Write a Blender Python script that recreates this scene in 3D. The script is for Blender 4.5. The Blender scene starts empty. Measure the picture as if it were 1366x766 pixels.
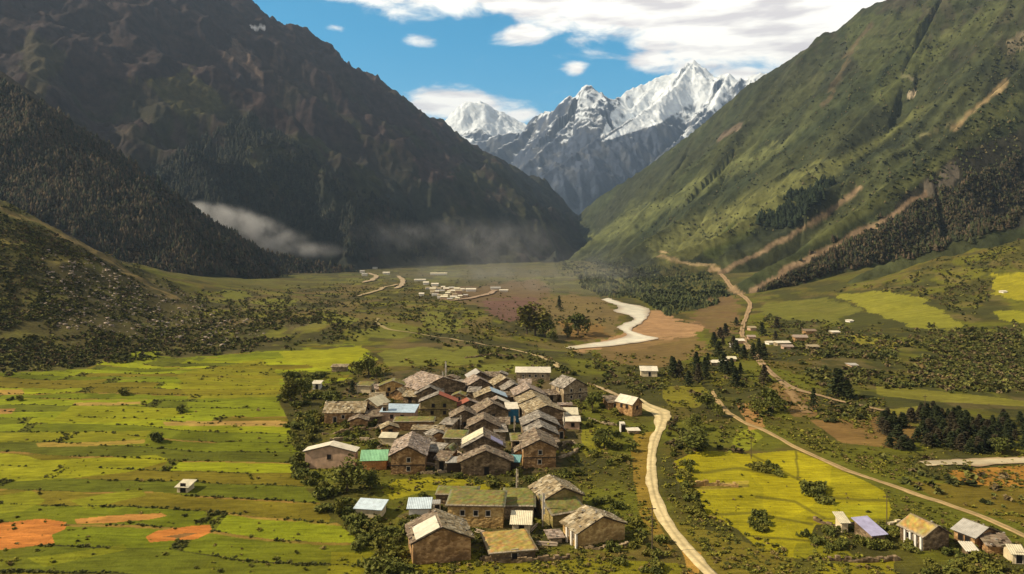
import bpy, math, random
import numpy as np
R = math.radians
rng = np.random.default_rng(7)
random.seed(7)
scene = bpy.context.scene
COL = scene.collection

# ------------------------------------------------------------------ camera
ZC, F, CX, HY = 54.0, 975.0, 683.0, 330.0        # eye height, focal length, centre column and horizon row of the photo
cam = bpy.data.cameras.new('camera'); cam.sensor_width = 36; cam.lens = 36*F/1366
cam.shift_y = -(383-HY)/1366; cam.clip_start = 1; cam.clip_end = 60000
cam_o = bpy.data.objects.new('camera', cam); COL.objects.link(cam_o)
cam_o.location = (0, 0, ZC); cam_o.rotation_euler = (R(90), 0, 0); scene.camera = cam_o

# ------------------------------------------------------------------ light
SUN_EL, SUN_AZ = 37.0, -98.0                      # azimuth from +Y (view direction), negative = left
sd = (math.cos(R(SUN_EL))*math.sin(R(SUN_AZ)), math.cos(R(SUN_EL))*math.cos(R(SUN_AZ)), math.sin(R(SUN_EL)))
from mathutils import Vector
sl = bpy.data.lights.new('sun', 'SUN'); sl.energy = 5.0; sl.angle = R(0.5); sl.color = (1, .86, .63)
so = bpy.data.objects.new('sun', sl); COL.objects.link(so)
so.rotation_euler = (-Vector(sd)).to_track_quat('-Z', 'Y').to_euler(); so.location = (-400, 100, 500)
scene.view_settings.view_transform = 'Standard'; scene.view_settings.look = 'None'
scene.view_settings.exposure = 0.38; scene.view_settings.gamma = 1.0
scene.cycles.use_denoising = True
scene.cycles.max_bounces = 5; scene.cycles.volume_bounces = 0; scene.cycles.transparent_max_bounces = 8

world = bpy.data.worlds.new('World'); scene.world = world; world.use_nodes = True
def build_world():
    nt = world.node_tree; N = nt.nodes; Lk = nt.links; N.clear()
    def node(t, **k):
        n = N.new(t)
        for a, b in k.items(): setattr(n, a, b)
        return n
    def m(op, a, b=None, c=None):
        n = node('ShaderNodeMath', operation=op)
        for i, v in enumerate((a, b, c)):
            if v is None: continue
            if isinstance(v, (int, float)): n.inputs[i].default_value = v
            else: Lk.new(v, n.inputs[i])
        return n.outputs[0]
    out = node('ShaderNodeOutputWorld'); bg = node('ShaderNodeBackground'); bg.inputs['Strength'].default_value = 0.1
    sky = node('ShaderNodeTexSky', sky_type='NISHITA'); sky.sun_disc = False
    sky.sun_elevation = R(SUN_EL); sky.sun_rotation = R(SUN_AZ); sky.altitude = 2500; sky.air_density = 1.0; sky.dust_density = 0.3; sky.ozone_density = 1.2
    hs = node('ShaderNodeHueSaturation'); hs.inputs['Hue'].default_value = .472; hs.inputs['Saturation'].default_value = 1.55; hs.inputs['Value'].default_value = 1.45
    Lk.new(sky.outputs[0], hs.inputs['Color'])
    tc = node('ShaderNodeTexCoord'); sep = node('ShaderNodeSeparateXYZ'); Lk.new(tc.outputs['Generated'], sep.inputs[0])
    x, y, z = sep.outputs
    az = m('ARCTAN2', x, y); el = m('ARCSINE', z)
    cmb = node('ShaderNodeCombineXYZ'); Lk.new(m('MULTIPLY', az, 7.0), cmb.inputs[0]); Lk.new(m('MULTIPLY', el, 17.0), cmb.inputs[1])
    n1 = node('ShaderNodeTexNoise'); n1.inputs['Scale'].default_value = 1.6; n1.inputs['Detail'].default_value = 9; n1.inputs['Roughness'].default_value = .6
    n1.inputs['Distortion'].default_value = .5
    Lk.new(cmb.outputs[0], n1.inputs['Vector'])
    blobs = [  # px, py, half-width, half-height, weight: cloud banks by direction
        (700, -5, 250, 30, 1.1), (980, 5, 230, 72, 1.35), (1120, 40, 140, 75, 1.25), (860, 20, 150, 45, 1.1), (960, 66, 130, 40, .9), (700, 46, 60, 16, .72), (500, 4, 60, 18, .7),
        (870, 80, 55, 22, .85), (990, 105, 40, 30, .8), (560, 57, 30, 11, .8), (768, 91, 24, 11, .82), (446, 37, 18, 6, .62),
        (620, 140, 95, 22, 1.15), (690, 152, 40, 13, .8), (540, 135, 50, 12, .6)]
    acc = None
    for px, py, w, h, wt in blobs:
        u, v = (px-CX)/F, (HY-py)/F
        a = math.atan(u); e = math.atan(v*math.cos(a)); sa = w/F*math.cos(a)**2; se = h/F*math.cos(a)
        t = m('ADD', m('POWER', m('ABSOLUTE', m('DIVIDE', m('SUBTRACT', az, a), sa)), 2.0), m('POWER', m('ABSOLUTE', m('DIVIDE', m('SUBTRACT', el, e), se)), 2.0))
        g = m('MULTIPLY', m('EXPONENT', m('MULTIPLY', t, -1.0)), wt)
        acc = g if acc is None else m('MAXIMUM', acc, g)
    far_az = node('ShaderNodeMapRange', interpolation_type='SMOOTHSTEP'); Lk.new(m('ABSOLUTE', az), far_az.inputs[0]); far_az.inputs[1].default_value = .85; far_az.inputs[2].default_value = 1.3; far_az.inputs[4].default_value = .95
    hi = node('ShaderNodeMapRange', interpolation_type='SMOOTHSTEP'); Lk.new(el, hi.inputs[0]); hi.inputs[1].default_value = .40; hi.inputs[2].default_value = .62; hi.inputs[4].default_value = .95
    acc = m('MAXIMUM', acc, m('MAXIMUM', far_az.outputs[0], hi.outputs[0]))  # unseen cloud cover at the sides, behind and overhead, added to neutralise cyan fill light
    cv = m('ADD', acc, m('MULTIPLY', m('SUBTRACT', n1.outputs[0], .5), 1.7))
    mr = node('ShaderNodeMapRange', interpolation_type='SMOOTHSTEP'); Lk.new(cv, mr.inputs[0]); mr.inputs[1].default_value = .30; mr.inputs[2].default_value = .80
    n2 = node('ShaderNodeTexNoise'); n2.inputs['Scale'].default_value = 2.0; n2.inputs['Detail'].default_value = 6
    mp = node('ShaderNodeMapping'); mp.inputs['Location'].default_value = (4.3, 1.2, .4); mp.inputs['Scale'].default_value = (.8, 1.6, 1)
    Lk.new(cmb.outputs[0], mp.inputs[0]); Lk.new(mp.outputs[0], n2.inputs['Vector'])
    cr = node('ShaderNodeValToRGB'); e_ = cr.color_ramp.elements
    e_[0].position = .34; e_[0].color = (.64, .59, .57, 1); e_[1].position = .52; e_[1].color = (1.0, .95, .85, 1)
    Lk.new(n2.outputs[0], cr.inputs[0])
    sc = node('ShaderNodeVectorMath', operation='SCALE'); Lk.new(m('SUBTRACT', 12.0, m('MULTIPLY', 9.8, m('MAXIMUM', hi.outputs[0], m('MULTIPLY', far_az.outputs[0], .7)))), sc.inputs['Scale']); Lk.new(cr.outputs[0], sc.inputs[0])  # added out-of-frame cloud is dimmed so its fill does not flatten the sunlight
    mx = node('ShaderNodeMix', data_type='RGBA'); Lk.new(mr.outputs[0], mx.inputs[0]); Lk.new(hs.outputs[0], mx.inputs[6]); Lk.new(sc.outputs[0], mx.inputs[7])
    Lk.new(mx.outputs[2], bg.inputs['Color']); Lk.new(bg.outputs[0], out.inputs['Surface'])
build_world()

# ------------------------------------------------------------------ helpers
def tag(o, label=None, cat=None, group=None, kind=None):
    if label: o['label'] = label
    if cat: o['category'] = cat
    if group: o['group'] = group
    if kind: o['kind'] = kind
    return o
def link(o, parent=None):
    COL.objects.link(o)
    if parent is not None: o.parent = parent
    return o
def np_mesh(name, V, Fc, cols=None, smooth=False):
    V = np.asarray(V, np.float32); Fc = np.asarray(Fc, np.int32); k = Fc.shape[1]
    me = bpy.data.meshes.new(name)
    me.vertices.add(len(V)); me.vertices.foreach_set('co', V.ravel())
    me.loops.add(Fc.size); me.loops.foreach_set('vertex_index', Fc.ravel())
    me.polygons.add(len(Fc)); me.polygons.foreach_set('loop_start', np.arange(0, Fc.size, k, dtype=np.int32))
    me.polygons.foreach_set('loop_total', np.full(len(Fc), k, np.int32))
    if smooth: me.polygons.foreach_set('use_smooth', np.ones(len(Fc), bool))
    me.update(calc_edges=True)
    if cols is not None:
        at_ = me.attributes.new('Col', 'FLOAT_COLOR', 'POINT'); c = np.ones((len(V), 4), np.float32); c[:, :3] = cols
        at_.data.foreach_set('color', c.ravel())
    return me
class MB:
    """collects boxes, prisms and tubes into one mesh with a colour per piece"""
    def __init__(s): s.v = []; s.f = []; s.c = []
    def add(s, vs, fs, col=(1, 1, 1)):
        b = len(s.v); s.v += [tuple(v) for v in vs]; s.f += [tuple(i+b for i in f) for f in fs]; s.c += [col]*len(vs)
    def hexa(s, p, col=(1, 1, 1)):
        s.add(p, [(3, 2, 1, 0), (4, 5, 6, 7), (0, 1, 5, 4), (1, 2, 6, 5), (2, 3, 7, 6), (3, 0, 4, 7)], col)
    def box(s, x0, x1, y0, y1, z0, z1, col=(1, 1, 1)):
        s.hexa([(x0, y0, z0), (x1, y0, z0), (x1, y1, z0), (x0, y1, z0), (x0, y0, z1), (x1, y0, z1), (x1, y1, z1), (x0, y1, z1)], col)
    def tube(s, p, q, r0, r1, n=7, col=(1, 1, 1)):
        p, q = Vector(p), Vector(q); d = (q-p).normalized(); a = d.orthogonal().normalized(); b = d.cross(a)
        vs = [p+(a*math.cos(t)+b*math.sin(t))*r0 for t in [2*math.pi*i/n for i in range(n)]]+[q+(a*math.cos(t)+b*math.sin(t))*r1 for t in [2*math.pi*i/n for i in range(n)]]
        s.add(vs, [(i, (i+1) % n, n+(i+1) % n, n+i) for i in range(n)]+[tuple(range(n-1, -1, -1)), tuple(range(n, 2*n))], col)
    def build(s, name, mat, parent=None):
        me = bpy.data.meshes.new(name); me.from_pydata(s.v, [], s.f); me.update()
        at_ = me.attributes.new('Col', 'FLOAT_COLOR', 'POINT'); at_.data.foreach_set('color', np.c_[np.array(s.c, np.float32), np.ones(len(s.v), np.float32)].ravel())
        me.materials.append(mat); return link(bpy.data.objects.new(name, me), parent)

# value noise / fbm
def _hash(ix, iy, seed):
    h = (ix.astype(np.int64)*374761393 + iy.astype(np.int64)*668265263 + seed*1442695041) & 0xffffffff
    h = ((h ^ (h >> 13))*1274126177) & 0xffffffff
    return ((h ^ (h >> 16)) & 0xffff)/65535.0
def vnoise(x, y, seed=0):
    ix = np.floor(x); iy = np.floor(y); fx = x-ix; fy = y-iy
    fx = fx*fx*fx*(fx*(fx*6-15)+10); fy = fy*fy*fy*(fy*(fy*6-15)+10)
    a = _hash(ix, iy, seed); b = _hash(ix+1, iy, seed); c = _hash(ix, iy+1, seed); d = _hash(ix+1, iy+1, seed)
    return (a*(1-fx)+b*fx)*(1-fy)+(c*(1-fx)+d*fx)*fy
def fbm(x, y, oct=5, seed=0, gain=.5, ridged=False):
    s = 0; a = 1; t = 0
    for i in range(oct):
        n = vnoise(x*2**i+i*17.3, y*2**i-i*9.1, seed+i)
        if ridged: n = 1-np.abs(2*n-1)
        s = s+a*n; t += a; a *= gain
    return s/t
def smooth(e0, e1, x):
    t = np.clip((x-e0)/(e1-e0), 0, 1); return t*t*(3-2*t)
def inpoly(px, py, poly):
    poly = np.asarray(poly, float); r = np.zeros(px.shape, bool); n = len(poly)
    for i in range(n):
        x0, y0 = poly[i]; x1, y1 = poly[(i+1) % n]
        if y0 == y1: continue
        c = ((y0 > py) != (y1 > py)) & (px < (x1-x0)*(py-y0)/(y1-y0)+x0); r ^= c
    return r
def dist_line(px, py, pts, sx=1.0):
    best = np.full(px.shape, 1e9); 
    for (x0, y0), (x1, y1) in zip(pts[:-1], pts[1:]):
        dx, dy = x1-x0, y1-y0; L = dx*dx+dy*dy+1e-9
        t = np.clip(((px-x0)*dx+(py-y0)*dy)/L, 0, 1)
        best = np.minimum(best, np.hypot(px-x0-t*dx, py-y0-t*dy))
    return best

# ------------------------------------------------------------------ materials
def mat_base(name):
    m_ = bpy.data.materials.new(name); m_.use_nodes = True; nt = m_.node_tree
    return m_, nt, nt.nodes, nt.links, nt.nodes['Principled BSDF']
def mat_attr(name, rough=.95, n_scale=.4, lo=.55, hi=1.45, scale2=None, lo2=.8, hi2=1.2, bump=.0, bscale=1.0, spec=.1, island=0.0, stretch=(1, 1, 1), tint=None):
    """vertex colour times one or two world-space noises"""
    m_, nt, N, Lk, P = mat_base(name)
    P.inputs['Roughness'].default_value = rough; P.inputs['Specular IOR Level'].default_value = spec
    at_ = N.new('ShaderNodeAttribute'); at_.attribute_name = 'Col'; cur = at_.outputs['Color']
    ge = N.new('ShaderNodeNewGeometry'); mp = N.new('ShaderNodeMapping'); mp.inputs['Scale'].default_value = stretch; Lk.new(ge.outputs['Position'], mp.inputs[0])
    def mul(cur, fac):
        v = N.new('ShaderNodeVectorMath'); v.operation = 'SCALE'; Lk.new(cur, v.inputs[0]); Lk.new(fac, v.inputs['Scale']); return v.outputs[0]
    for sc_, a, b in ((n_scale, lo, hi), (scale2, lo2, hi2)):
        if not sc_: continue
        n = N.new('ShaderNodeTexNoise'); n.inputs['Scale'].default_value = sc_; n.inputs['Detail'].default_value = 6; n.inputs['Roughness'].default_value = .65
        Lk.new(mp.outputs[0], n.inputs['Vector'])
        r = N.new('ShaderNodeMapRange'); r.inputs[1].default_value = .3; r.inputs[2].default_value = .7; r.inputs[3].default_value = a; r.inputs[4].default_value = b
        Lk.new(n.outputs[0], r.inputs[0]); cur = mul(cur, r.outputs[0])
    if island:
        r = N.new('ShaderNodeMapRange'); r.inputs[3].default_value = 1-island; r.inputs[4].default_value = 1+island; Lk.new(ge.outputs['Random Per Island'], r.inputs[0]); cur = mul(cur, r.outputs[0])
    Lk.new(cur, P.inputs['Base Color'])
    if bump:
        n = N.new('ShaderNodeTexNoise'); n.inputs['Scale'].default_value = bscale; n.inputs['Detail'].default_value = 8; n.inputs['Roughness'].default_value = .7; Lk.new(ge.outputs['Position'], n.inputs['Vector'])
        b = N.new('ShaderNodeBump'); b.inputs['Strength'].default_value = 1; b.inputs['Distance'].default_value = bump; Lk.new(n.outputs[0], b.inputs['Height']); Lk.new(b.outputs[0], P.inputs['Normal'])
    return m_
def mat_leaf(name, cols, rough=.8):
    """foliage: leaf-by-leaf and plant-by-plant variation"""
    m_, nt, N, Lk, P = mat_base(name); P.inputs['Roughness'].default_value = rough; P.inputs['Specular IOR Level'].default_value = .15
    ge = N.new('ShaderNodeNewGeometry'); oi = N.new('ShaderNodeObjectInfo')
    cr = N.new('ShaderNodeValToRGB'); E = cr.color_ramp.elements
    E[0].color = (*cols[0], 1); E[1].color = (*cols[-1], 1)
    for i, c in enumerate(cols[1:-1], 1): e = E.new(i/(len(cols)-1)); e.color = (*c, 1)
    ad = N.new('ShaderNodeMath'); ad.operation = 'MULTIPLY_ADD'; ad.inputs[1].default_value = .5; Lk.new(ge.outputs['Random Per Island'], ad.inputs[0])
    h = N.new('ShaderNodeMath'); h.operation = 'MULTIPLY'; h.inputs[1].default_value = .5; Lk.new(oi.outputs['Random'], h.inputs[0]); Lk.new(h.outputs[0], ad.inputs[2])
    Lk.new(ad.outputs[0], cr.inputs[0]); Lk.new(cr.outputs[0], P.inputs['Base Color'])
    return m_
def mat_stone(name, c0, c1, c2, scale=1.6, rough=.95):
    """rubble masonry: stones of two colours in darker joints, with stains"""
    m_, nt, N, Lk, P = mat_base(name); P.inputs['Roughness'].default_value = rough; P.inputs['Specular IOR Level'].default_value = .15
    tc = N.new('ShaderNodeTexCoord'); mp = N.new('ShaderNodeMapping'); mp.inputs['Scale'].default_value = (1, 1, 1.7); Lk.new(tc.outputs['Object'], mp.inputs[0])
    v = N.new('ShaderNodeTexVoronoi'); v.inputs['Scale'].default_value = scale; Lk.new(mp.outputs[0], v.inputs['Vector'])
    cr = N.new('ShaderNodeValToRGB'); E = cr.color_ramp.elements; E[0].color = (*c0, 1); E[1].color = (*c1, 1)
    sx = N.new('ShaderNodeSeparateColor'); Lk.new(v.outputs['Color'], sx.inputs[0]); Lk.new(sx.outputs[0], cr.inputs[0])
    n = N.new('ShaderNodeTexNoise'); n.inputs['Scale'].default_value = .55; n.inputs['Detail'].default_value = 7; Lk.new(tc.outputs['Object'], n.inputs['Vector'])
    mr = N.new('ShaderNodeMapRange'); mr.inputs[1].default_value = .46; mr.inputs[2].default_value = .60; Lk.new(n.outputs[0], mr.inputs[0])
    mx = N.new('ShaderNodeMix'); mx.data_type = 'RGBA'; Lk.new(mr.outputs[0], mx.inputs[0]); Lk.new(cr.outputs[0], mx.inputs[6]); mx.inputs[7].default_value = (*c2, 1)
    Lk.new(mx.outputs[2], P.inputs['Base Color'])
    b = N.new('ShaderNodeBump'); b.inputs['Distance'].default_value = .12; b.invert = True; Lk.new(v.outputs['Distance'], b.inputs['Height']); Lk.new(b.outputs[0], P.inputs['Normal'])
    return m_
def mat_plain(name, col, rough=.8, var=.25, scale=1.0, spec=.3, metal=0):
    m_, nt, N, Lk, P = mat_base(name); P.inputs['Roughness'].default_value = rough; P.inputs['Specular IOR Level'].default_value = spec; P.inputs['Metallic'].default_value = metal
    tc = N.new('ShaderNodeTexCoord'); n = N.new('ShaderNodeTexNoise'); n.inputs['Scale'].default_value = scale; n.inputs['Detail'].default_value = 6; Lk.new(tc.outputs['Object'], n.inputs['Vector'])
    mr = N.new('ShaderNodeMapRange'); mr.inputs[1].default_value = .3; mr.inputs[2].default_value = .7; mr.inputs[3].default_value = 1-var; mr.inputs[4].default_value = 1+var; Lk.new(n.outputs[0], mr.inputs[0])
    v = N.new('ShaderNodeVectorMath'); v.operation = 'SCALE'; v.inputs[0].default_value = col; Lk.new(mr.outputs[0], v.inputs['Scale']); Lk.new(v.outputs[0], P.inputs['Base Color'])
    return m_
M = {}
M['ground'] = mat_attr('ground', n_scale=.9, lo=.66, hi=1.34, scale2=.12, lo2=.80, hi2=1.2, bump=.35, bscale=.8, stretch=(.22, 1.3, 1))
M['rock'] = mat_attr('mountain_slope', n_scale=.035, lo=.5, hi=1.5, scale2=.006, lo2=.75, hi2=1.25, bump=5, bscale=.03)
M['alpine'] = mat_attr('alpine_rock', n_scale=.006, lo=.75, hi=1.25, bump=55, bscale=.004)
M['dirt'] = mat_attr('dirt_road', n_scale=.5, lo=.72, hi=1.2, scale2=.08, lo2=.85, hi2=1.15, bump=.1, bscale=1.5)
M['slab'] = mat_attr('roof_slabs', n_scale=1.6, lo=.75, hi=1.25, bump=.05, bscale=3, rough=.9)
M['sheet'] = mat_attr('metal_sheet', n_scale=.9, lo=.72, hi=1.12, rough=.65, spec=.15)
M['piece'] = mat_attr('weathered_paint', n_scale=1.2, lo=.8, hi=1.2, rough=.85)
M['conifer_stuff'] = mat_attr('conifer_needles', n_scale=.02, lo=.7, hi=1.3, island=.35, rough=.9)
M['shrub_stuff'] = mat_attr('shrub_leaves', n_scale=.03, lo=.75, hi=1.25, island=.4, rough=.9)
M['leaf_dark'] = mat_leaf('dark_leaves', [(.05, .06, .014), (.095, .105, .02), (.15, .155, .028), (.11, .10, .024)])
M['leaf_olive'] = mat_leaf('olive_leaves', [(.08, .08, .016), (.13, .125, .02), (.17, .16, .026), (.13, .10, .03)])
M['needle'] = mat_leaf('conifer_leaves', [(.026, .034, .013), (.042, .052, .018), (.06, .07, .024)])
M['needle_brown'] = mat_leaf('brown_conifer_leaves', [(.045, .04, .02), (.07, .055, .03), (.06, .06, .024)])
M['bark'] = mat_plain('bark', (.10, .07, .045), .95, .4, 3)
M['stone_brown'] = mat_stone('stone_brown', (.24, .13, .05), (.58, .36, .17), (.20, .115, .05))
M['stone_grey'] = mat_stone('stone_grey', (.22, .165, .10), (.54, .42, .27), (.20, .145, .08))
M['stone_ochre'] = mat_stone('stone_ochre', (.36, .22, .08), (.66, .46, .19), (.30, .19, .07))
M['stone_dark'] = mat_stone('stone_dark', (.12, .08, .045), (.38, .27, .155), (.11, .075, .04))
M['stone_olive'] = mat_stone('stone_olive', (.25, .19, .075), (.39, .30, .12), (.20, .165, .05))
M['cream'] = mat_plain('cream_plaster', (.66, .54, .34), .9, .2, 1.2)
M['white'] = mat_plain('white_plaster', (.75, .70, .62), .9, .15, 1.2)
M['pinkwall'] = mat_plain('pink_plaster', (.50, .33, .22), .9, .3, .8)
M['brick'] = mat_stone('orange_brick', (.48, .21, .07), (.60, .30, .11), (.36, .17, .06), 2.4)
M['bluewall'] = mat_plain('blue_sheeting', (.03, .17, .30), .6, .25, 1.0)
M['wood'] = mat_plain('dark_wood', (.06, .04, .025), .9, .3, 2)
M['palewood'] = mat_plain('pale_wood', (.55, .47, .36), .85, .2, 2)
M['opening'] = mat_plain('dark_opening', (.012, .010, .008), .6, .2, 2)

# ------------------------------------------------------------------ terrain
def W3(px, py, d): return ((px-CX)/F*d, d, ZC-(py-HY)*d/F)
# -- the valley floor: thin-plate surface through surveyed points
ctl = []
def P_(px, py, d): ctl.append(((px-CX)/F, math.log(d), ZC-(py-HY)*d/F))
def Z_(px, d, z): ctl.append(((px-CX)/F, math.log(d), z))
for px in (-400, 0, 300, 500, 683, 850, 1050, 1366, 1750):
    for d in (40, 120): Z_(px, d, 0)
    if px >= 0:
        Z_(px, 170, 0); Z_(px, 235, -3 if px > 1200 else 0)
for px in (0, 150, 300, 450, 560, 640, 700): Z_(px, 300, 0)
for px in (350, 450, 550, 640): Z_(px, 400, 0)
for px in (330, 450, 560, 640): Z_(px, 600, 0)
for px in (420, 520, 600, 680): Z_(px, 900, 0)
for px in (450, 600, 700, 800): Z_(px, 1500, 1)
for px in (-400, 100, 450, 700, 900, 1300, 1750): Z_(px, 2600, 4); Z_(px, 12000, 10)
for p in [(0, 265, 560), (0, 330, 470), (0, 400, 400), (0, 470, 345), (100, 320, 570), (100, 400, 430), (100, 460, 370), (200, 375, 600), (200, 420, 470), (200, 460, 395),
          (260, 384, 690), (300, 391, 690), (350, 404, 590), (400, 411, 555), (-400, 250, 420), (-400, 400, 330), (-400, 180, 560),
          (1366, 362, 650), (1366, 420, 480), (1366, 480, 350), (1200, 402, 600), (1100, 392, 760), (1020, 392, 850), (1366, 322, 800), (1750, 330, 600), (1750, 430, 400),
          (830, 440, 570), (760, 462, 500), (900, 440, 570), (820, 402, 810), (900, 470, 445), (960, 480, 352), (850, 495, 330), (1050, 460, 410), (1200, 490, 335), (1100, 550, 240), (950, 400, 850)]: P_(*p)
ctl = np.array(ctl)
def tps_fit(c):
    n = len(c); d2 = (c[:, None, 0]-c[None, :, 0])**2+(c[:, None, 1]-c[None, :, 1])**2
    K = .5*d2*np.log(d2+1e-12)+np.eye(n)*.002; Pm = np.c_[np.ones(n), c[:, :2]]
    A = np.block([[K, Pm], [Pm.T, np.zeros((3, 3))]]); return np.linalg.solve(A, np.r_[c[:, 2], 0, 0, 0])
tw = tps_fit(ctl)
def tps(u, ly):
    z = tw[-3]+tw[-2]*u+tw[-1]*ly
    for w, (a, b, _) in zip(tw[:-3], ctl):
        d2 = (u-a)**2+(ly-b)**2; z += w*.5*d2*np.log(d2+1e-12)
    return z
ucol = np.r_[np.linspace(-1.15, -.74, 110)[:-1], np.linspace(-.74, .74, 1330), np.linspace(.74, 1.15, 110)[1:]]
pyr = np.r_[np.linspace(1500, 800, 60)[:-1], np.linspace(800, 350, 620)[:-1], np.linspace(350, 334, 60)]
yrow = 52650.0/(pyr-HY)
# strips of field on the left: bands in world space, warped
def field_cells(x, y):
    s = y+.06*x+16*(fbm(x/70, y/70, 3, 11)-.5); w = 11+0*s
    k = s/9.5; row = np.floor(k); fr = k-row
    cx_ = (x+80*_hash(row, row*0+3, 5)+10*(vnoise(x/30, y/30, 15)-.5))/(60+80*_hash(row, row*0+8, 9)); col = np.floor(cx_); fc = cx_-col
    return row, col, fr, fc
def ground_height(U, Y):
    X = U*Y; z = tps(U, np.log(Y))
    amp = smooth(150, 600, Y)
    z = z+(fbm(X/45, Y/45, 4, 3)-.5)*(1.0+2.5*amp)+(fbm(X/9, Y/9, 3, 5)-.5)*.5+(fbm(X/38, Y/60, 4, 6, .5, True)-.5)*10*smooth(8, 40, z)
    row, col, fr, fc = field_cells(X, Y)
    lf = smooth(-8, -30, X)*smooth(420, 340, Y)*smooth(110, 122, Y*1.0)
    z = z+lf*.9*(fr-.5)*smooth(0, .10, fr)
    return z
def grid_faces(nr, nc):
    i = np.arange(nr*nc).reshape(nr, nc); return np.stack([i[:-1, :-1], i[:-1, 1:], i[1:, 1:], i[1:, :-1]], -1).reshape(-1, 4)
surfaces = []     # (u columns, y rows, z grid): used to stand things on the terrain
def make_terrain(name, uc, yr, Zg, cols, mat, label, cat):
    U, Y = np.meshgrid(uc, yr); V = np.stack([U*Y, Y, Zg], -1).reshape(-1, 3)
    me = np_mesh(name, V, grid_faces(len(yr), len(uc)), cols.reshape(-1, 3), smooth=True); me.materials.append(mat)
    o = link(bpy.data.objects.new(name, me)); tag(o, label, cat, kind='structure'); surfaces.append((uc, yr, Zg)); return o
def paint(cols, mask, c, a=1.0):
    if np.isscalar(a): a = np.where(mask, a, 0.0)
    else: a = a*mask
    cols[...] = cols*(1-a[..., None])+np.array(c)*a[..., None]

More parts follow.
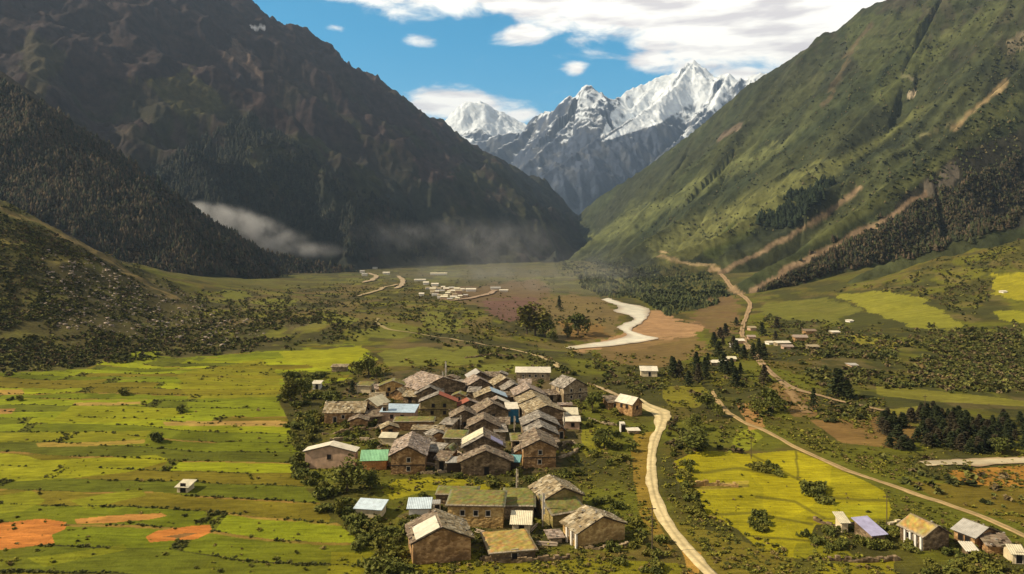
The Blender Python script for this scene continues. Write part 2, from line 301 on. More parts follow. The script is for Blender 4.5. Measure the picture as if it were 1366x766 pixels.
def ground_colours(U, Y, Z):
    X = U*Y; PX = CX+F*U; PY = HY-(Z-ZC)*F/Y
    jx = (fbm(X/14, Y/14, 3, 21)-.5); jy = (fbm(X/14, Y/14, 3, 22)-.5); k = np.clip(900/Y, .4, 6)
    fz = smooth(260, 500, Y); QX = PX+jx*(8+14*fz)*k**.25; QY = PY+jy*(3.2+6*fz)*k**.25          # ragged edges
    n1 = fbm(X/60, Y/60, 4, 31); n2 = fbm(X/22, Y/30, 4, 32); n3 = fbm(X/6, Y/9, 3, 33)
    C = np.empty(X.shape+(3,)); C[...] = (.085, .085, .016)
    paint(C, n1 > 0, (.115, .095, .026), smooth(.45, .62, n1))
    paint(C, n2 > 0, (.12, .135, .014), smooth(.5, .62, n2)*.75)
    paint(C, n2 > 0, (.05, .052, .016), smooth(.46, .36, n2)*.8)
    # far floor: paler and browner
    far = smooth(650, 1300, Y); paint(C, far > 0, (.10, .092, .04), far*.75); paint(C, far > 0, (.13, .145, .035), far*smooth(.5, .58, n1)*.8); paint(C, far > 0, (.05, .055, .025), far*smooth(.52, .6, n2)*.8)
    # brushy ground of the left hillside and the rough right terraces
    hill = inpoly(QX, QY, [(-900, 100), (0, 250), (140, 335), (260, 395), (470, 378), (480, 400), (420, 440), (350, 468), (230, 478), (120, 492), (0, 500), (-900, 560)])
    paint(C, hill, (.072, .066, .026), .9); paint(C, hill, (.115, .115, .03), smooth(.5, .64, n2)*.8); paint(C, hill & (QX > 150), (.115, .10, .05), smooth(.52, .66, n1)*.8)
    fieldish = hill & (QX > 250); paint(C, fieldish, (.12, .13, .02), smooth(.5, .6, n2)*.8)
    trail = dist_line(QX, QY, [(-20, 272), (60, 300), (130, 338), (185, 372), (235, 398)]); paint(C, trail < 6, (.22, .17, .07), smooth(5, 1.5, trail)*.85)
    trail = dist_line(QX, QY, [(-20, 318), (60, 342), (110, 352)]); paint(C, trail < 8, (.17, .15, .04), smooth(8, 2, trail)*.7)
    # strip fields
    LF = inpoly(QX, QY, [(-900, 505), (0, 498), (110, 492), (165, 470), (235, 476), (340, 470), (420, 460), (470, 458), (505, 478), (470, 505), (400, 520), (372, 540), (395, 590), (400, 640), (440, 690), (500, 740), (560, 800), (560, 1500), (-900, 1500)])
    row, col, fr, fc = field_cells(X, Y); h = _hash(row, col, 41)
    pal = np.array([(.15, .175, .010), (.22, .25, .012), (.105, .115, .012), (.18, .21, .010), (.12, .135, .012), (.165, .135, .014), (.26, .28, .012), (.14, .16, .01)])
    fcol = np.array([.92, 1.0, 1.0])*pal[np.minimum((h*len(pal)).astype(int), len(pal)-1)]*(.82+.36*n3[..., None])
    fcol = fcol*(1-.25*smooth(.55, .7, n2)[..., None])
    a = np.where(LF, .95, 0.)[..., None]; C = C*(1-a)+fcol*a
    bank = LF & ((fr < .13) | (fr > .95)); paint(C, bank, (.045, .05, .012), .95*smooth(.28, .44, fbm(X/16, Y/5, 3, 44)))
    tanb = LF & (fr > .88) & (_hash(row, col, 47) > .62); paint(C, tanb, (.27, .17, .05), .75*smooth(.4, .55, fbm(X/12, Y/6, 3, 45)))
    side = LF & (fc < .04); paint(C, side, (.05, .055, .014), .6)
    near = smooth(650, 740, PY)*LF; paint(C, near > 0, (.115, .105, .010), near*.35*smooth(.38, .6, n1))
    def poly(p, c, a=.92, var=.3):
        mk = inpoly(QX, QY, p); cc = np.array(c)*(1-var/2+var*n3[..., None]); aa = np.where(mk, a, 0.)[..., None]
        C[...] = C*(1-aa)+cc*aa
    G1, G2, G3, YG = (.23, .25, .012), (.17, .19, .012), (.12, .13, .016), (.30, .28, .012)
    soil, tan_, brown = (.46, .175, .045), (.36, .24, .085), (.17, .10, .055)
    poly([(-30, 700), (60, 692), (92, 696), (88, 705), (70, 712), (74, 724), (30, 731), (-30, 736)], soil)
    poly([(103, 692), (150, 687), (215, 683), (223, 687), (200, 692), (150, 697), (105, 698)], (.40, .20, .06))
    poly([(196, 716), (210, 708), (255, 702), (276, 701), (280, 711), (262, 719), (225, 722), (200, 724)], soil); poly([(215, 717), (245, 712), (262, 712), (240, 718)], (.16, .10, .04))
    poly([(0, 604), (60, 615), (205, 607), (228, 615), (170, 630), (90, 640), (20, 643), (-30, 640)], G1); poly([(-30, 668), (40, 655), (60, 668), (30, 682), (-30, 688)], G2)
    poly([(95, 668), (190, 652), (195, 662), (120, 680)], G2); poly([(40, 745), (165, 726), (170, 733), (60, 756)], G2)
    poly([(85, 548), (100, 540), (240, 545), (255, 553), (160, 562), (70, 562)], (.21, .23, .012)); poly([(-20, 578), (200, 573), (190, 586), (-20, 590)], (.19, .20, .012))
    poly([(215, 562), (365, 560), (400, 566), (395, 569), (330, 568), (220, 567)], tan_, .8); poly([(45, 592), (190, 586), (190, 591), (50, 598)], (.30, .22, .05), .85)
    poly([(100, 537), (185, 536), (185, 540), (100, 541)], tan_, .8); poly([(-20, 520), (32, 520), (34, 526), (-20, 527)], (.36, .22, .07), .8); poly([(-20, 545), (18, 545), (12, 552), (-20, 553)], (.36, .2, .08), .8)
    poly([(235, 500), (345, 478), (375, 500), (372, 530), (250, 532)], (.19, .185, .014), .75); poly([(250, 535), (375, 533), (378, 555), (255, 557)], (.17, .21, .012), .8)
    poly([(375, 470), (480, 459), (490, 470), (470, 486), (430, 492), (380, 482)], (.24, .26, .014)); poly([(165, 480), (185, 470), (208, 470), (210, 482), (170, 492)], (.20, .24, .014))
    poly([(400, 505), (450, 492), (455, 505), (410, 515)], G3, .6)
    # patch fields on the middle and right
    mid = inpoly(QX, QY, [(230, 398), (480, 376), (740, 392), (780, 480), (620, 470), (470, 462), (340, 472), (250, 468)]); n4 = fbm(X/16, Y/26, 4, 131); paint(C, mid, (.055, .055, .02), smooth(.48, .58, n4)*.85); paint(C, mid, (.165, .17, .03), smooth(.40, .30, n4)*.7); paint(C, mid, (.15, .115, .05), smooth(.54, .66, fbm(X/30, Y/40, 3, 132))*.6)
    rt = inpoly(QX, QY, [(1010, 392), (1366, 340), (1366, 545), (1100, 545), (1040, 480)]); paint(C, rt, (.05, .055, .018), smooth(.5, .6, n4)*.8); paint(C, rt, (.14, .115, .05), smooth(.40, .30, n4)*.55)
    for p in [[(425, 418), (445, 415), (475, 425), (470, 432), (430, 430)], [(600, 470), (625, 462), (655, 470), (640, 485), (600, 490)], [(505, 470), (560, 462), (600, 468), (600, 490), (520, 488)], [(570, 415), (600, 418), (625, 435), (600, 444), (560, 436)],
              [(640, 488), (690, 482), (710, 487), (700, 494), (640, 500)], [(290, 390), (320, 388), (335, 395), (310, 402)], [(330, 405), (365, 398), (400, 402), (370, 412)], [(480, 440), (520, 432), (560, 440), (540, 452), (490, 454)]]:
        poly(p, (.15, .165, .03), .85)
    poly([(525, 640), (570, 636), (640, 640), (690, 648), (640, 655), (570, 655), (520, 668), (505, 655)], (.25, .24, .012)); poly([(440, 735), (640, 742), (720, 742), (900, 752), (940, 800), (430, 800)], (.19, .19, .012), .85)
    poly([(770, 575), (800, 570), (815, 585), (805, 605), (780, 610), (770, 595)], (.20, .20, .02)); poly([(745, 475), (790, 480), (800, 500), (770, 500)], G3, .6)
    # right: bright meadow below the road
    poly([(900, 615), (930, 600), (1000, 605), (1060, 600), (1110, 620), (1150, 640), (1180, 655), (1190, 680), (1180, 695), (1090, 700), (1080, 720), (1075, 745), (1020, 740), (985, 705), (945, 690), (935, 660), (905, 640)], (.29, .275, .010), .93, .35)
    poly([(975, 610), (1060, 602), (1110, 622), (1100, 660), (1060, 690), (1020, 690), (1020, 650)], (.36, .33, .010), .6, .4)
    poly([(920, 645), (1000, 641), (1000, 650), (925, 654)], (.38, .31, .06), .7); poly([(982, 582), (1000, 571), (1020, 584), (1008, 590), (996, 601), (968, 603)], (.23, .26, .02), .8); poly([(885, 515), (935, 512), (950, 530), (930, 545), (890, 540)], (.20, .19, .02), .8)
    poly([(1110, 672), (1180, 674), (1182, 692), (1110, 692)], (.27, .27, .012)); poly([(1060, 725), (1120, 722), (1140, 745), (1060, 745)], (.20, .20, .012)); poly([(1090, 752), (1190, 750), (1200, 800), (1090, 800)], (.21, .20, .012)); poly([(880, 690), (960, 712), (1060, 745), (1060, 800), (960, 800), (920, 740)], (.16, .14, .02), .8)
    poly([(1200, 640), (1280, 645), (1366, 652), (1500, 660), (1500, 720), (1366, 700), (1260, 670)], (.15, .12, .018), .85)
    poly([(1115, 395), (1170, 388), (1220, 392), (1285, 432), (1270, 442), (1215, 438), (1140, 405)], (.22, .23, .03), .85); poly([(1322, 364), (1400, 360), (1400, 405), (1366, 402), (1330, 395)], (.27, .26, .02)); poly([(1325, 415), (1400, 415), (1400, 432), (1330, 428)], (.24, .25, .02), .85)
    poly([(1132, 448), (1160, 448), (1170, 460), (1140, 464)], (.24, .23, .03), .8); poly([(1165, 455), (1195, 452), (1198, 466), (1172, 468)], (.24, .22, .03), .8); poly([(1020, 405), (1100, 398), (1150, 412), (1110, 432), (1050, 425), (1015, 420)], (.14, .15, .03), .8)
    poly([(1170, 515), (1250, 522), (1366, 535), (1366, 542), (1240, 535), (1170, 525)], (.20, .20, .03), .8); poly([(1180, 546), (1250, 540), (1250, 552), (1190, 556)], (.2, .2, .03), .7); poly([(1220, 480), (1240, 478), (1280, 510), (1240, 512)], (.20, .14, .06), .7)
    poly([(1262, 628), (1300, 625), (1420, 620), (1420, 648), (1330, 650), (1285, 643)], (.34, .18, .035), .9, .6); poly([(1080, 560), (1180, 556), (1240, 575), (1200, 600), (1120, 590)], (.21, .13, .05), .8)
    for ln in [[(918, 651), (1000, 648)], [(940, 688), (1010, 684), (1085, 700)], [(1000, 606), (1062, 640), (1112, 664)], [(1062, 640), (1060, 600)], [(1112, 664), (1190, 668)], [(1080, 690), (1190, 694)], [(960, 712), (1080, 722), (1180, 748)], [(905, 632), (985, 626), (1040, 636)], [(1010, 662), (1060, 668), (1100, 690)]]:
        dl = dist_line(QX, QY, ln); paint(C, dl < 5, (.07, .07, .015), smooth(2.6, .8, dl)*.6)
    # river flats and earth banks
    poly([(700, 405), (760, 392), (805, 398), (830, 420), (820, 450), (760, 458), (730, 448), (690, 425)], (.17, .13, .06), .85); poly([(745, 430), (800, 432), (820, 448), (760, 456)], (.20, .125, .04), .8)
    poly([(838, 442), (868, 414), (885, 414), (912, 430), (940, 432), (930, 448), (885, 458), (850, 468), (760, 470)], (.36, .23, .13), .9); poly([(800, 462), (930, 448), (950, 470), (880, 490), (800, 480)], (.17, .12, .05), .85)
    poly([(600, 385), (720, 372), (740, 392), (700, 410), (640, 408), (600, 400)], (.14, .10, .06), .8); poly([(640, 400), (720, 398), (715, 425), (660, 428)], (.15, .085, .08), .75)
    poly([(930, 400), (965, 385), (985, 400), (985, 440), (960, 450), (925, 430)], (.17, .11, .06), .7); poly([(1020, 505), (1090, 530), (1090, 556), (1060, 556)], (.22, .14, .06), .75); poly([(985, 540), (1010, 540), (1020, 570), (1000, 575)], (.38, .22, .09), .8)
    poly([(845, 580), (870, 575), (865, 650), (880, 700), (900, 740), (860, 700), (845, 640)], (.26, .175, .03), .7, .7); poly([(905, 725), (935, 738), (930, 766), (915, 766)], (.42, .26, .06), .9)
    # trodden earth between the houses
    vil = inpoly(QX, QY, [(440, 530), (500, 500), (560, 492), (700, 500), (780, 520), (775, 590), (745, 625), (690, 635), (600, 635), (520, 625), (480, 570)]); paint(C, vil, (.10, .08, .045), .75)
    paint(C, vil, (.05, .055, .018), smooth(.5, .6, fbm(X/8, Y/8, 3, 61))*.9)
    low = inpoly(QX, QY, [(530, 690), (600, 660), (700, 665), (790, 690), (780, 725), (700, 735), (640, 735)]); paint(C, low, (.10, .085, .04), .8); paint(C, low, (.055, .06, .02), smooth(.5, .6, fbm(X/6, Y/6, 3, 62))*.9)
    return C*np.array([1.1, 1.0, .85])
def build_ground():
    U, Y = np.meshgrid(ucol, yrow); Zg = ground_height(U, Y)
    make_terrain('ground', ucol, yrow, Zg, ground_colours(U, Y, Zg), M['ground'], 'green and brown valley floor with strip fields between the mountains', 'ground')
build_ground()

# -- mountains: height falls away from a network of ridge lines
def ridge_field(X, Y, lines, slope, rnd, floor=-30, soft=40):
    best = np.full(X.shape, -1e9); T = np.zeros(X.shape); D = np.zeros(X.shape); off = 0
    for pts, ex in lines:
        P = [W3(*p) for p in pts]
        for (x0, y0, z0), (x1, y1, z1) in zip(P[:-1], P[1:]):
            dx, dy = x1-x0, y1-y0; L = math.hypot(dx, dy); t = np.clip(((X-x0)*dx+(Y-y0)*dy)/(L*L), 0, 1)
            d = np.hypot(X-x0-t*dx, Y-y0-t*dy); h = z0+(z1-z0)*t-slope*ex*d
            b = h > best; best = np.where(b, h, best); T = np.where(b, off+t*L, T); D = np.where(b, d, D); off += L
    return best, T, D
def soften(h, lo, k):
    return lo+k*np.logaddexp(0, np.clip((h-lo)/k, -40, 500))
def surf_px(U, Y, Z): return CX+F*U, HY-(Z-ZC)*F/Y
def grad_n(X, Y, Z):
    """unit normals of a grid"""
    P = np.stack([X, Y, Z], -1); a = np.gradient(P, axis=1); b = np.gradient(P, axis=0); n = np.cross(a, b); n /= np.linalg.norm(n, axis=-1, keepdims=True)+1e-9
    return n*np.sign(n[..., 2:3])

def build_left_mountain():
    uc = np.linspace(-1.15, .2, 620); yr = np.r_[np.linspace(1150, 3800, 360), np.linspace(3800, 5800, 90)[1:]]
    U, Y = np.meshgrid(uc, yr); X = U*Y
    crest = [(-500, -250, 2500), (0, -170, 2700), (150, -100, 2850), (310, 0, 3000), (345, 17, 3050), (372, 28, 3100), (385, 48, 3120), (420, 75, 3200), (455, 82, 3250), (480, 92, 3300), (510, 118, 3400), (535, 130, 3480), (560, 155, 3600), (582, 158, 3700), (600, 178, 3750), (650, 205, 3950), (700, 236, 4200), (740, 262, 4500), (768, 286, 4800), (800, 322, 5100), (840, 345, 5400)]
    lines = [(crest, 1.0), ([(60, -140, 2750), (120, 30, 2350), (210, 140, 2050), (330, 262, 1850), (430, 340, 1800)], 1.05), ([(310, 0, 3000), (352, 100, 2750), (410, 190, 2550), (480, 270, 2400), (560, 335, 2300)], 1.1),
             ([(480, 92, 3300), (515, 185, 3050), (570, 260, 2900), (640, 330, 2800)], 1.1), ([(600, 178, 3750), (640, 250, 3500), (700, 325, 3350)], 1.1), ([(-150, -200, 2600), (-40, 20, 2000), (60, 180, 1700), (160, 290, 1600)], 1.05)]
    wx = (fbm(X/420, Y/420, 4, 71)-.5)*230; wy = (fbm(X/420, Y/420, 4, 72)-.5)*230
    h, T, D = ridge_field(X+wx*smooth(0, 400, 400), Y+wy, lines, .82, None)
    h0, _, D0 = ridge_field(X, Y, lines, .82, None)
    k = smooth(0, 160, D0); h = h0*(1-k)+h*k
    h = h+smooth(0, 120, D0)*(fbm(X/260, Y/260, 6, 73, .52, True)-.6)*185+(fbm(X/70, Y/70, 4, 77, .6, True)-.62)*60*smooth(170, 0, D0)+(fbm(X/60, Y/60, 4, 74, .5, True)-.5)*14
    Z = soften(h, -42, 42)
    PX, PY = surf_px(U, Y, Z); n = grad_n(X, Y, Z); n1 = fbm(X/160, Y/160, 5, 75); n2 = fbm(X/45, Y/45, 4, 76)
    C = np.empty(X.shape+(3,)); C[...] = (.036, .025, .024)
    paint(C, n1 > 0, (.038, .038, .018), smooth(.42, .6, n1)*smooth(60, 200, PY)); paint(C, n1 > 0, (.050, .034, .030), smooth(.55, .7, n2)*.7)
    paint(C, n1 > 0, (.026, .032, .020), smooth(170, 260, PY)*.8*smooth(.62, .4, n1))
    for p, c, a in [([(180, 110), (255, 80), (300, 150), (240, 160)], (.075, .07, .02), .6), ([(30, 40), (90, 60), (60, 130), (30, 110)], (.06, .055, .02), .5), ([(300, 45), (330, 60), (352, 108), (340, 112), (310, 80)], (.12, .085, .065), .8), ([(370, 55), (382, 90), (376, 130), (368, 100)], (.085, .06, .045), .7),
                    ([(235, 250), (265, 215), (285, 190), (275, 225), (250, 260)], (.10, .085, .065), .6), ([(335, 40), (348, 41), (347, 46), (338, 47)], (.75, .74, .74), 1), ([(155, 175), (200, 165), (195, 185), (165, 190)], (.09, .07, .05), .5),
                    ([(560, 200), (620, 210), (600, 240), (550, 235)], (.065, .04, .042), .6)]:
        mk = inpoly(PX+(n2-.5)*40, PY+(n1-.5)*40, p); paint(C, mk, c, a)
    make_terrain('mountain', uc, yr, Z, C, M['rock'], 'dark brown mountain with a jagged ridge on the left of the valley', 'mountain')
def build_forest_hill():
    uc = np.linspace(-1.15, 0, 520); yr = np.linspace(480, 1900, 330); U, Y = np.meshgrid(uc, yr); X = U*Y
    crest = [(-600, -160, 1100), (-300, -40, 1120), (0, 95, 1150), (50, 130, 1170), (100, 172, 1200), (150, 205, 1240), (200, 240, 1280), (250, 272, 1330), (300, 307, 1390), (350, 333, 1450), (400, 347, 1500), (475, 362, 1560), (540, 372, 1600)]
    h0, T, D0 = ridge_field(X, Y, [(crest, 1.0)], .78, None); h = h0+smooth(0, 90, D0)*(fbm(X/160, Y/160, 4, 81, .45, True)-.55)*26+(fbm(X/25, Y/25, 3, 82)-.5)*6
    Z = soften(h, -22, 12); n1 = fbm(X/70, Y/70, 4, 83); PX, PY = surf_px(U, Y, Z)
    C = np.empty(X.shape+(3,)); C[...] = (.045, .036, .022); paint(C, n1 > 0, (.028, .030, .016), smooth(.45, .6, n1)); paint(C, n1 > 0, (.09, .07, .045), (dist_line(PX, PY, [(115, 185), (150, 222), (190, 252), (215, 275)]) < 4)*.6)
    make_terrain('hill', uc, yr, Z, C, M['rock'], 'dark forested hill shoulder descending into the valley on the left', 'hill')
def build_right_mountain():
    uc = np.linspace(-.2, 1.15, 720); yr = np.r_[np.linspace(430, 2600, 480), np.linspace(2600, 4800, 160)[1:]]; U, Y = np.meshgrid(uc, yr); X = U*Y
    crest = [(700, 345, 4700), (768, 290, 4200), (800, 262, 3900), (860, 225, 3500), (930, 172, 3100), (1000, 112, 2800), (1030, 95, 2680), (1080, 62, 2500), (1140, 30, 2360), (1150, 12, 2340), (1190, -2, 2250), (1300, -80, 2100), (1500, -200, 1900), (1800, -350, 1800), (2200, -400, 1700)]
    lines = [(crest[:7], 2.1), (crest[6:], 1.6), ([(1300, -80, 2100), (1210, 95, 1800), (1090, 225, 1560), (960, 318, 1400), (870, 352, 1320)], 1.35), ([(1600, -250, 1860), (1400, 60, 1400), (1240, 205, 1150), (1110, 308, 1000), (1000, 386, 900)], 1.35),
             ([(1900, -350, 1750), (1700, 60, 1150), (1500, 210, 920), (1366, 282, 850), (1230, 340, 820), (1150, 380, 800)], 1.3), ([(1080, 62, 2500), (1000, 190, 2200), (910, 290, 1950), (830, 345, 1800)], 1.5), ([(930, 172, 3100), (880, 260, 2700), (820, 335, 2400)], 1.7)]
    h0, T, D0 = ridge_field(X, Y, lines, .62, None)
    hc, _, Dc = ridge_field(X, Y, [(crest, 1.0)], .62, None)
    k = smooth(0, 150, np.minimum(D0, Dc))
    # fall-line gullies: stretched along the slope
    a = X*.42-Y*.91; b = X*.91+Y*.42
    gul = fbm(a/230, b/1100, 5, 91, .5, True)
    h = h0+k*((gul-.6)*150+(fbm(X/190, Y/190, 4, 92)-.5)*50)+(fbm(X/40, Y/40, 4, 93, .55, True)-.5)*14
    Z = soften(h, -45, 45); PX, PY = surf_px(U, Y, Z); n1 = fbm(X/150, Y/150, 5, 94); n2 = fbm(a/60, b/240, 4, 95); n3 = fbm(X/25, Y/25, 3, 96)
    QX = PX+(n3-.5)*26; QY = PY+(n2-.5)*26
    C = np.empty(X.shape+(3,)); C[...] = (.035, .040, .019)
    paint(C, n1 > 0, (.040, .048, .020), smooth(.45, .62, n1)); paint(C, n1 > 0, (.062, .068, .026), smooth(.52, .66, n2)*.75); paint(C, n1 > 0, (.062, .050, .034), smooth(.5, .66, n3)*.5*smooth(150, 30, PY))
    for p, c, a_ in [([(890, 330), (960, 290), (1030, 255), (1090, 225), (1100, 235), (1040, 270), (970, 318), (920, 345)], (.14, .14, .045), .6), ([(940, 330), (1010, 290), (1000, 320), (950, 350)], (.07, .085, .02), .7),
                     ([(1050, 180), (1090, 180), (920, 280), (880, 300)], (.125, .13, .05), .65), ([(1260, 215), (1500, 120), (1500, 280), (1366, 300), (1180, 350), (1010, 398), (1000, 386), (1140, 325)], (.034, .030, .020), .85),
                     ([(1100, 245), (1090, 275), (1010, 315), (1010, 300), (1060, 260)], (.028, .034, .016), .8), ([(760, 350), (870, 350), (960, 370), (975, 400), (900, 420), (830, 400)], (.030, .038, .017), .85),
                     ([(1130, 15), (1230, 10), (1240, 90), (1170, 120), (1130, 60)], (.075, .085, .028), .5), ([(1366, 40), (1345, 60), (1350, 75), (1375, 60)], (.26, .21, .13), .7), ([(1212, 124), (1226, 122), (1228, 132), (1214, 134)], (.38, .31, .21), .9),
                     ([(1205, 98), (1222, 105), (1215, 112), (1200, 106)], (.30, .25, .16), .6), ([(1265, 215), (1280, 225), (1262, 265), (1238, 272), (1225, 262)], (.17, .14, .10), .8), ([(880, 338), (960, 358), (960, 385), (880, 375)], (.11, .095, .03), .7)]:
        paint(C, inpoly(QX, QY, p), c, a_)
    for ln, w, c, st in [([(880, 338), (960, 302), (1040, 264), (1105, 230)], 15, (.135, .138, .045), .8), ([(760, 335), (860, 288), (960, 238), (1090, 172)], 9, (.115, .125, .045), .7), ([(1000, 292), (1150, 200), (1290, 120)], 9, (.12, .125, .04), .65), ([(860, 305), (1000, 232), (1130, 150), (1210, 80)], 11, (.028, .036, .017), .7), ([(970, 335), (1080, 262), (1210, 178), (1320, 90)], 9, (.028, .034, .017), .7),
                         ([(800, 290), (900, 220), (1010, 150), (1120, 60)], 12, (.040, .044, .022), .6), ([(830, 320), (930, 258), (1060, 190)], 6, (.10, .11, .04), .5), ([(1090, 320), (1200, 250), (1300, 180), (1366, 130)], 8, (.10, .105, .035), .6), ([(1180, 130), (1260, 60), (1330, 10)], 12, (.09, .10, .032), .5)]:
        dl = dist_line(PX+(n2-.5)*22+(n1-.5)*20, PY+(n2-.5)*22, ln); paint(C, dl < w*2, c, smooth(w*1.5, w*.3, dl)*min(1, st*1.25))
    for ln, w, c in [([(876, 337), (905, 347), (930, 353), (952, 356), (945, 364)], 2.6, (.34, .25, .13)), ([(948, 362), (958, 362), (968, 374), (978, 388), (990, 398), (1000, 406)], 5, (.32, .22, .12)), ([(955, 372), (1000, 345), (1040, 322), (1080, 300), (1112, 280), (1150, 252)], 4.5, (.22, .155, .09)), ([(998, 390), (1035, 372), (1080, 346), (1130, 318), (1170, 298), (1200, 280), (1235, 258)], 5.5, (.25, .17, .10)), ([(1270, 172), (1310, 138), (1345, 108)], 5, (.22, .16, .08)),
                     ([(1230, 185), (1280, 160)], 3, (.12, .11, .05)), ([(790, 395), (800, 380), (806, 372)], 2.2, (.25, .19, .14)), ([(1100, 140), (1140, 60), (1160, 30)], 5, (.08, .065, .035)), ([(985, 170), (960, 185)], 6, (.13, .10, .07))]:
        dl = dist_line(PX+(n3-.5)*16, PY+(n2-.5)*14, ln); ww = w*(.25+.8*fbm(X/50, Y/50, 3, 97)); paint(C, dl < w*2, np.array(c)*1.15, smooth(ww*1.5, ww*.6, dl)*.95)
    make_terrain('mountain', uc, yr, Z, C, M['rock'], 'green mountain slope scored by gullies and pale slides on the right', 'mountain')
def build_snow_mountains():
    uc = np.linspace(-.45, .75, 760); yr = np.linspace(5200, 10400, 430); U, Y = np.meshgrid(uc, yr); X = U*Y
    L = [([(480, 230, 9900), (560, 190, 9900), (600, 160, 9900), (640, 135, 9900), (668, 150, 9900), (700, 165, 9900)], .9),
         ([(600, 205, 8500), (660, 182, 8600), (700, 176, 8600), (722, 150, 8700), (745, 152, 8600), (765, 130, 8600), (783, 112, 8600), (800, 124, 8600), (815, 136, 8700), (840, 121, 9000), (880, 104, 9200), (905, 98, 9200), (925, 82, 9000), (940, 91, 8900), (952, 106, 8800), (972, 98, 8700), (985, 110, 8600), (1003, 100, 8600), (1040, 95, 8500), (1120, 90, 8400), (1300, 150, 8400)], 1.0),
         ([(925, 82, 9000), (905, 112, 8500), (870, 142, 8000), (830, 168, 7500), (780, 197, 7000), (740, 226, 6600), (700, 255, 6300)], 1.15), ([(783, 112, 8600), (770, 148, 8200), (750, 178, 7800), (715, 208, 7400), (680, 238, 7000)], 1.15),
         ([(972, 98, 8700), (950, 145, 8000), (900, 192, 7300), (850, 236, 6800), (800, 278, 6400)], 1.15), ([(1003, 100, 8600), (988, 150, 7900), (960, 200, 7200)], 1.15), ([(783, 112, 8600), (800, 150, 8200), (812, 175, 7900)], 1.2), ([(722, 150, 8700), (690, 187, 8200), (650, 207, 7800), (625, 228, 7500)], 1.15), ([(880, 104, 9200), (850, 140, 8700), (825, 160, 8400)], 1.15)]
    h0, T, D0 = ridge_field(X, Y, L, .95, None); wx = (fbm(X/700, Y/700, 5, 101)-.5)*420; wy = (fbm(X/700, Y/700, 5, 102)-.5)*420
    h1, _, _ = ridge_field(X+wx, Y+wy, L, .95, None); k = smooth(0, 260, D0); h = h0*(1-k)+h1*k
    h = h+k*(fbm(X/620, Y/620, 6, 103, .5, True)-.62)*330+(fbm(X/110, Y/110, 4, 104, .55, True)-.5)*70
    Z = soften(h, -30, 25); n = grad_n(X, Y, Z); PX, PY = surf_px(U, Y, Z); n1 = fbm(X/300, Y/300, 5, 105); n2 = fbm(X/90, Y/90, 4, 106)
    # snow keeps to the high ground, the gentler faces and the couloirs
    s = (Z-1400)/800+(n[..., 2]-.62)*1.9+(n1-.5)*1.6+(n2-.5)*1.0-(Y < 7200)*.25
    s = s+1.6*inpoly(PX, PY, [(860, 150), (905, 105), (925, 75), (945, 95), (940, 125), (880, 165), (800, 190)])+1.6*(Y > 9300)+.9*inpoly(PX, PY, [(815, 150), (870, 105), (910, 95), (860, 150), (800, 185)])
    snow = smooth(.05, .45, s)
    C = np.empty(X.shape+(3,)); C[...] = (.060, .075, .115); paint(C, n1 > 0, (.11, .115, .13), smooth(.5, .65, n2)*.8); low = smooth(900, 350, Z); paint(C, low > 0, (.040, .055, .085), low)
    paint(C, snow > 0, (.80, .86, .93), snow*(1-low))
    make_terrain('snow_mountain', uc, yr, Z, C, M['alpine'], 'snow covered peaks with rock faces closing the end of the valley', 'mountain')
build_left_mountain(); build_forest_hill(); build_right_mountain(); build_snow_mountains()

def at(px, py, only=None):
    """first terrain point on the sight line through a photo position -> (x, y, z)"""
    u = (px-CX)/F; t = (HY-py)/F; best = None
    for i, (uc, yr, Zg) in enumerate(surfaces):
        if only is not None and i not in only: continue
        if u < uc[0] or u > uc[-1]: continue
        j = min(np.searchsorted(uc, u), len(uc)-1); j = max(j, 1); f = (u-uc[j-1])/(uc[j]-uc[j-1])
        z = Zg[:, j-1]*(1-f)+Zg[:, j]*f; g = (z-ZC)/yr-t
        c = np.nonzero((g[:-1] < 0) & (g[1:] >= 0))[0]
        if g[0] >= 0: continue
        if len(c):
            q = c[0]; a = g[q]/(g[q]-g[q+1]); y = yr[q]+a*(yr[q+1]-yr[q]); zz = z[q]+a*(z[q+1]-z[q])
            if best is None or y < best[1]: best = (u*y, y, zz)
    return best
def gz(x, y, s=0):
    """terrain height under a place"""
    uc, yr, Zg = surfaces[s]; x = np.asarray(x, float); y = np.asarray(y, float); u = np.clip(x/y, uc[0], uc[-1]-1e-6); yy = np.clip(y, yr[0], yr[-1]-1e-3)
    j = np.clip(np.searchsorted(uc, u)-1, 0, len(uc)-2); i = np.clip(np.searchsorted(yr, yy)-1, 0, len(yr)-2)
    a = (u-uc[j])/(uc[j+1]-uc[j]); b = (yy-yr[i])/(yr[i+1]-yr[i])
    return (Zg[i, j]*(1-a)+Zg[i, j+1]*a)*(1-b)+(Zg[i+1, j]*(1-a)+Zg[i+1, j+1]*a)*b

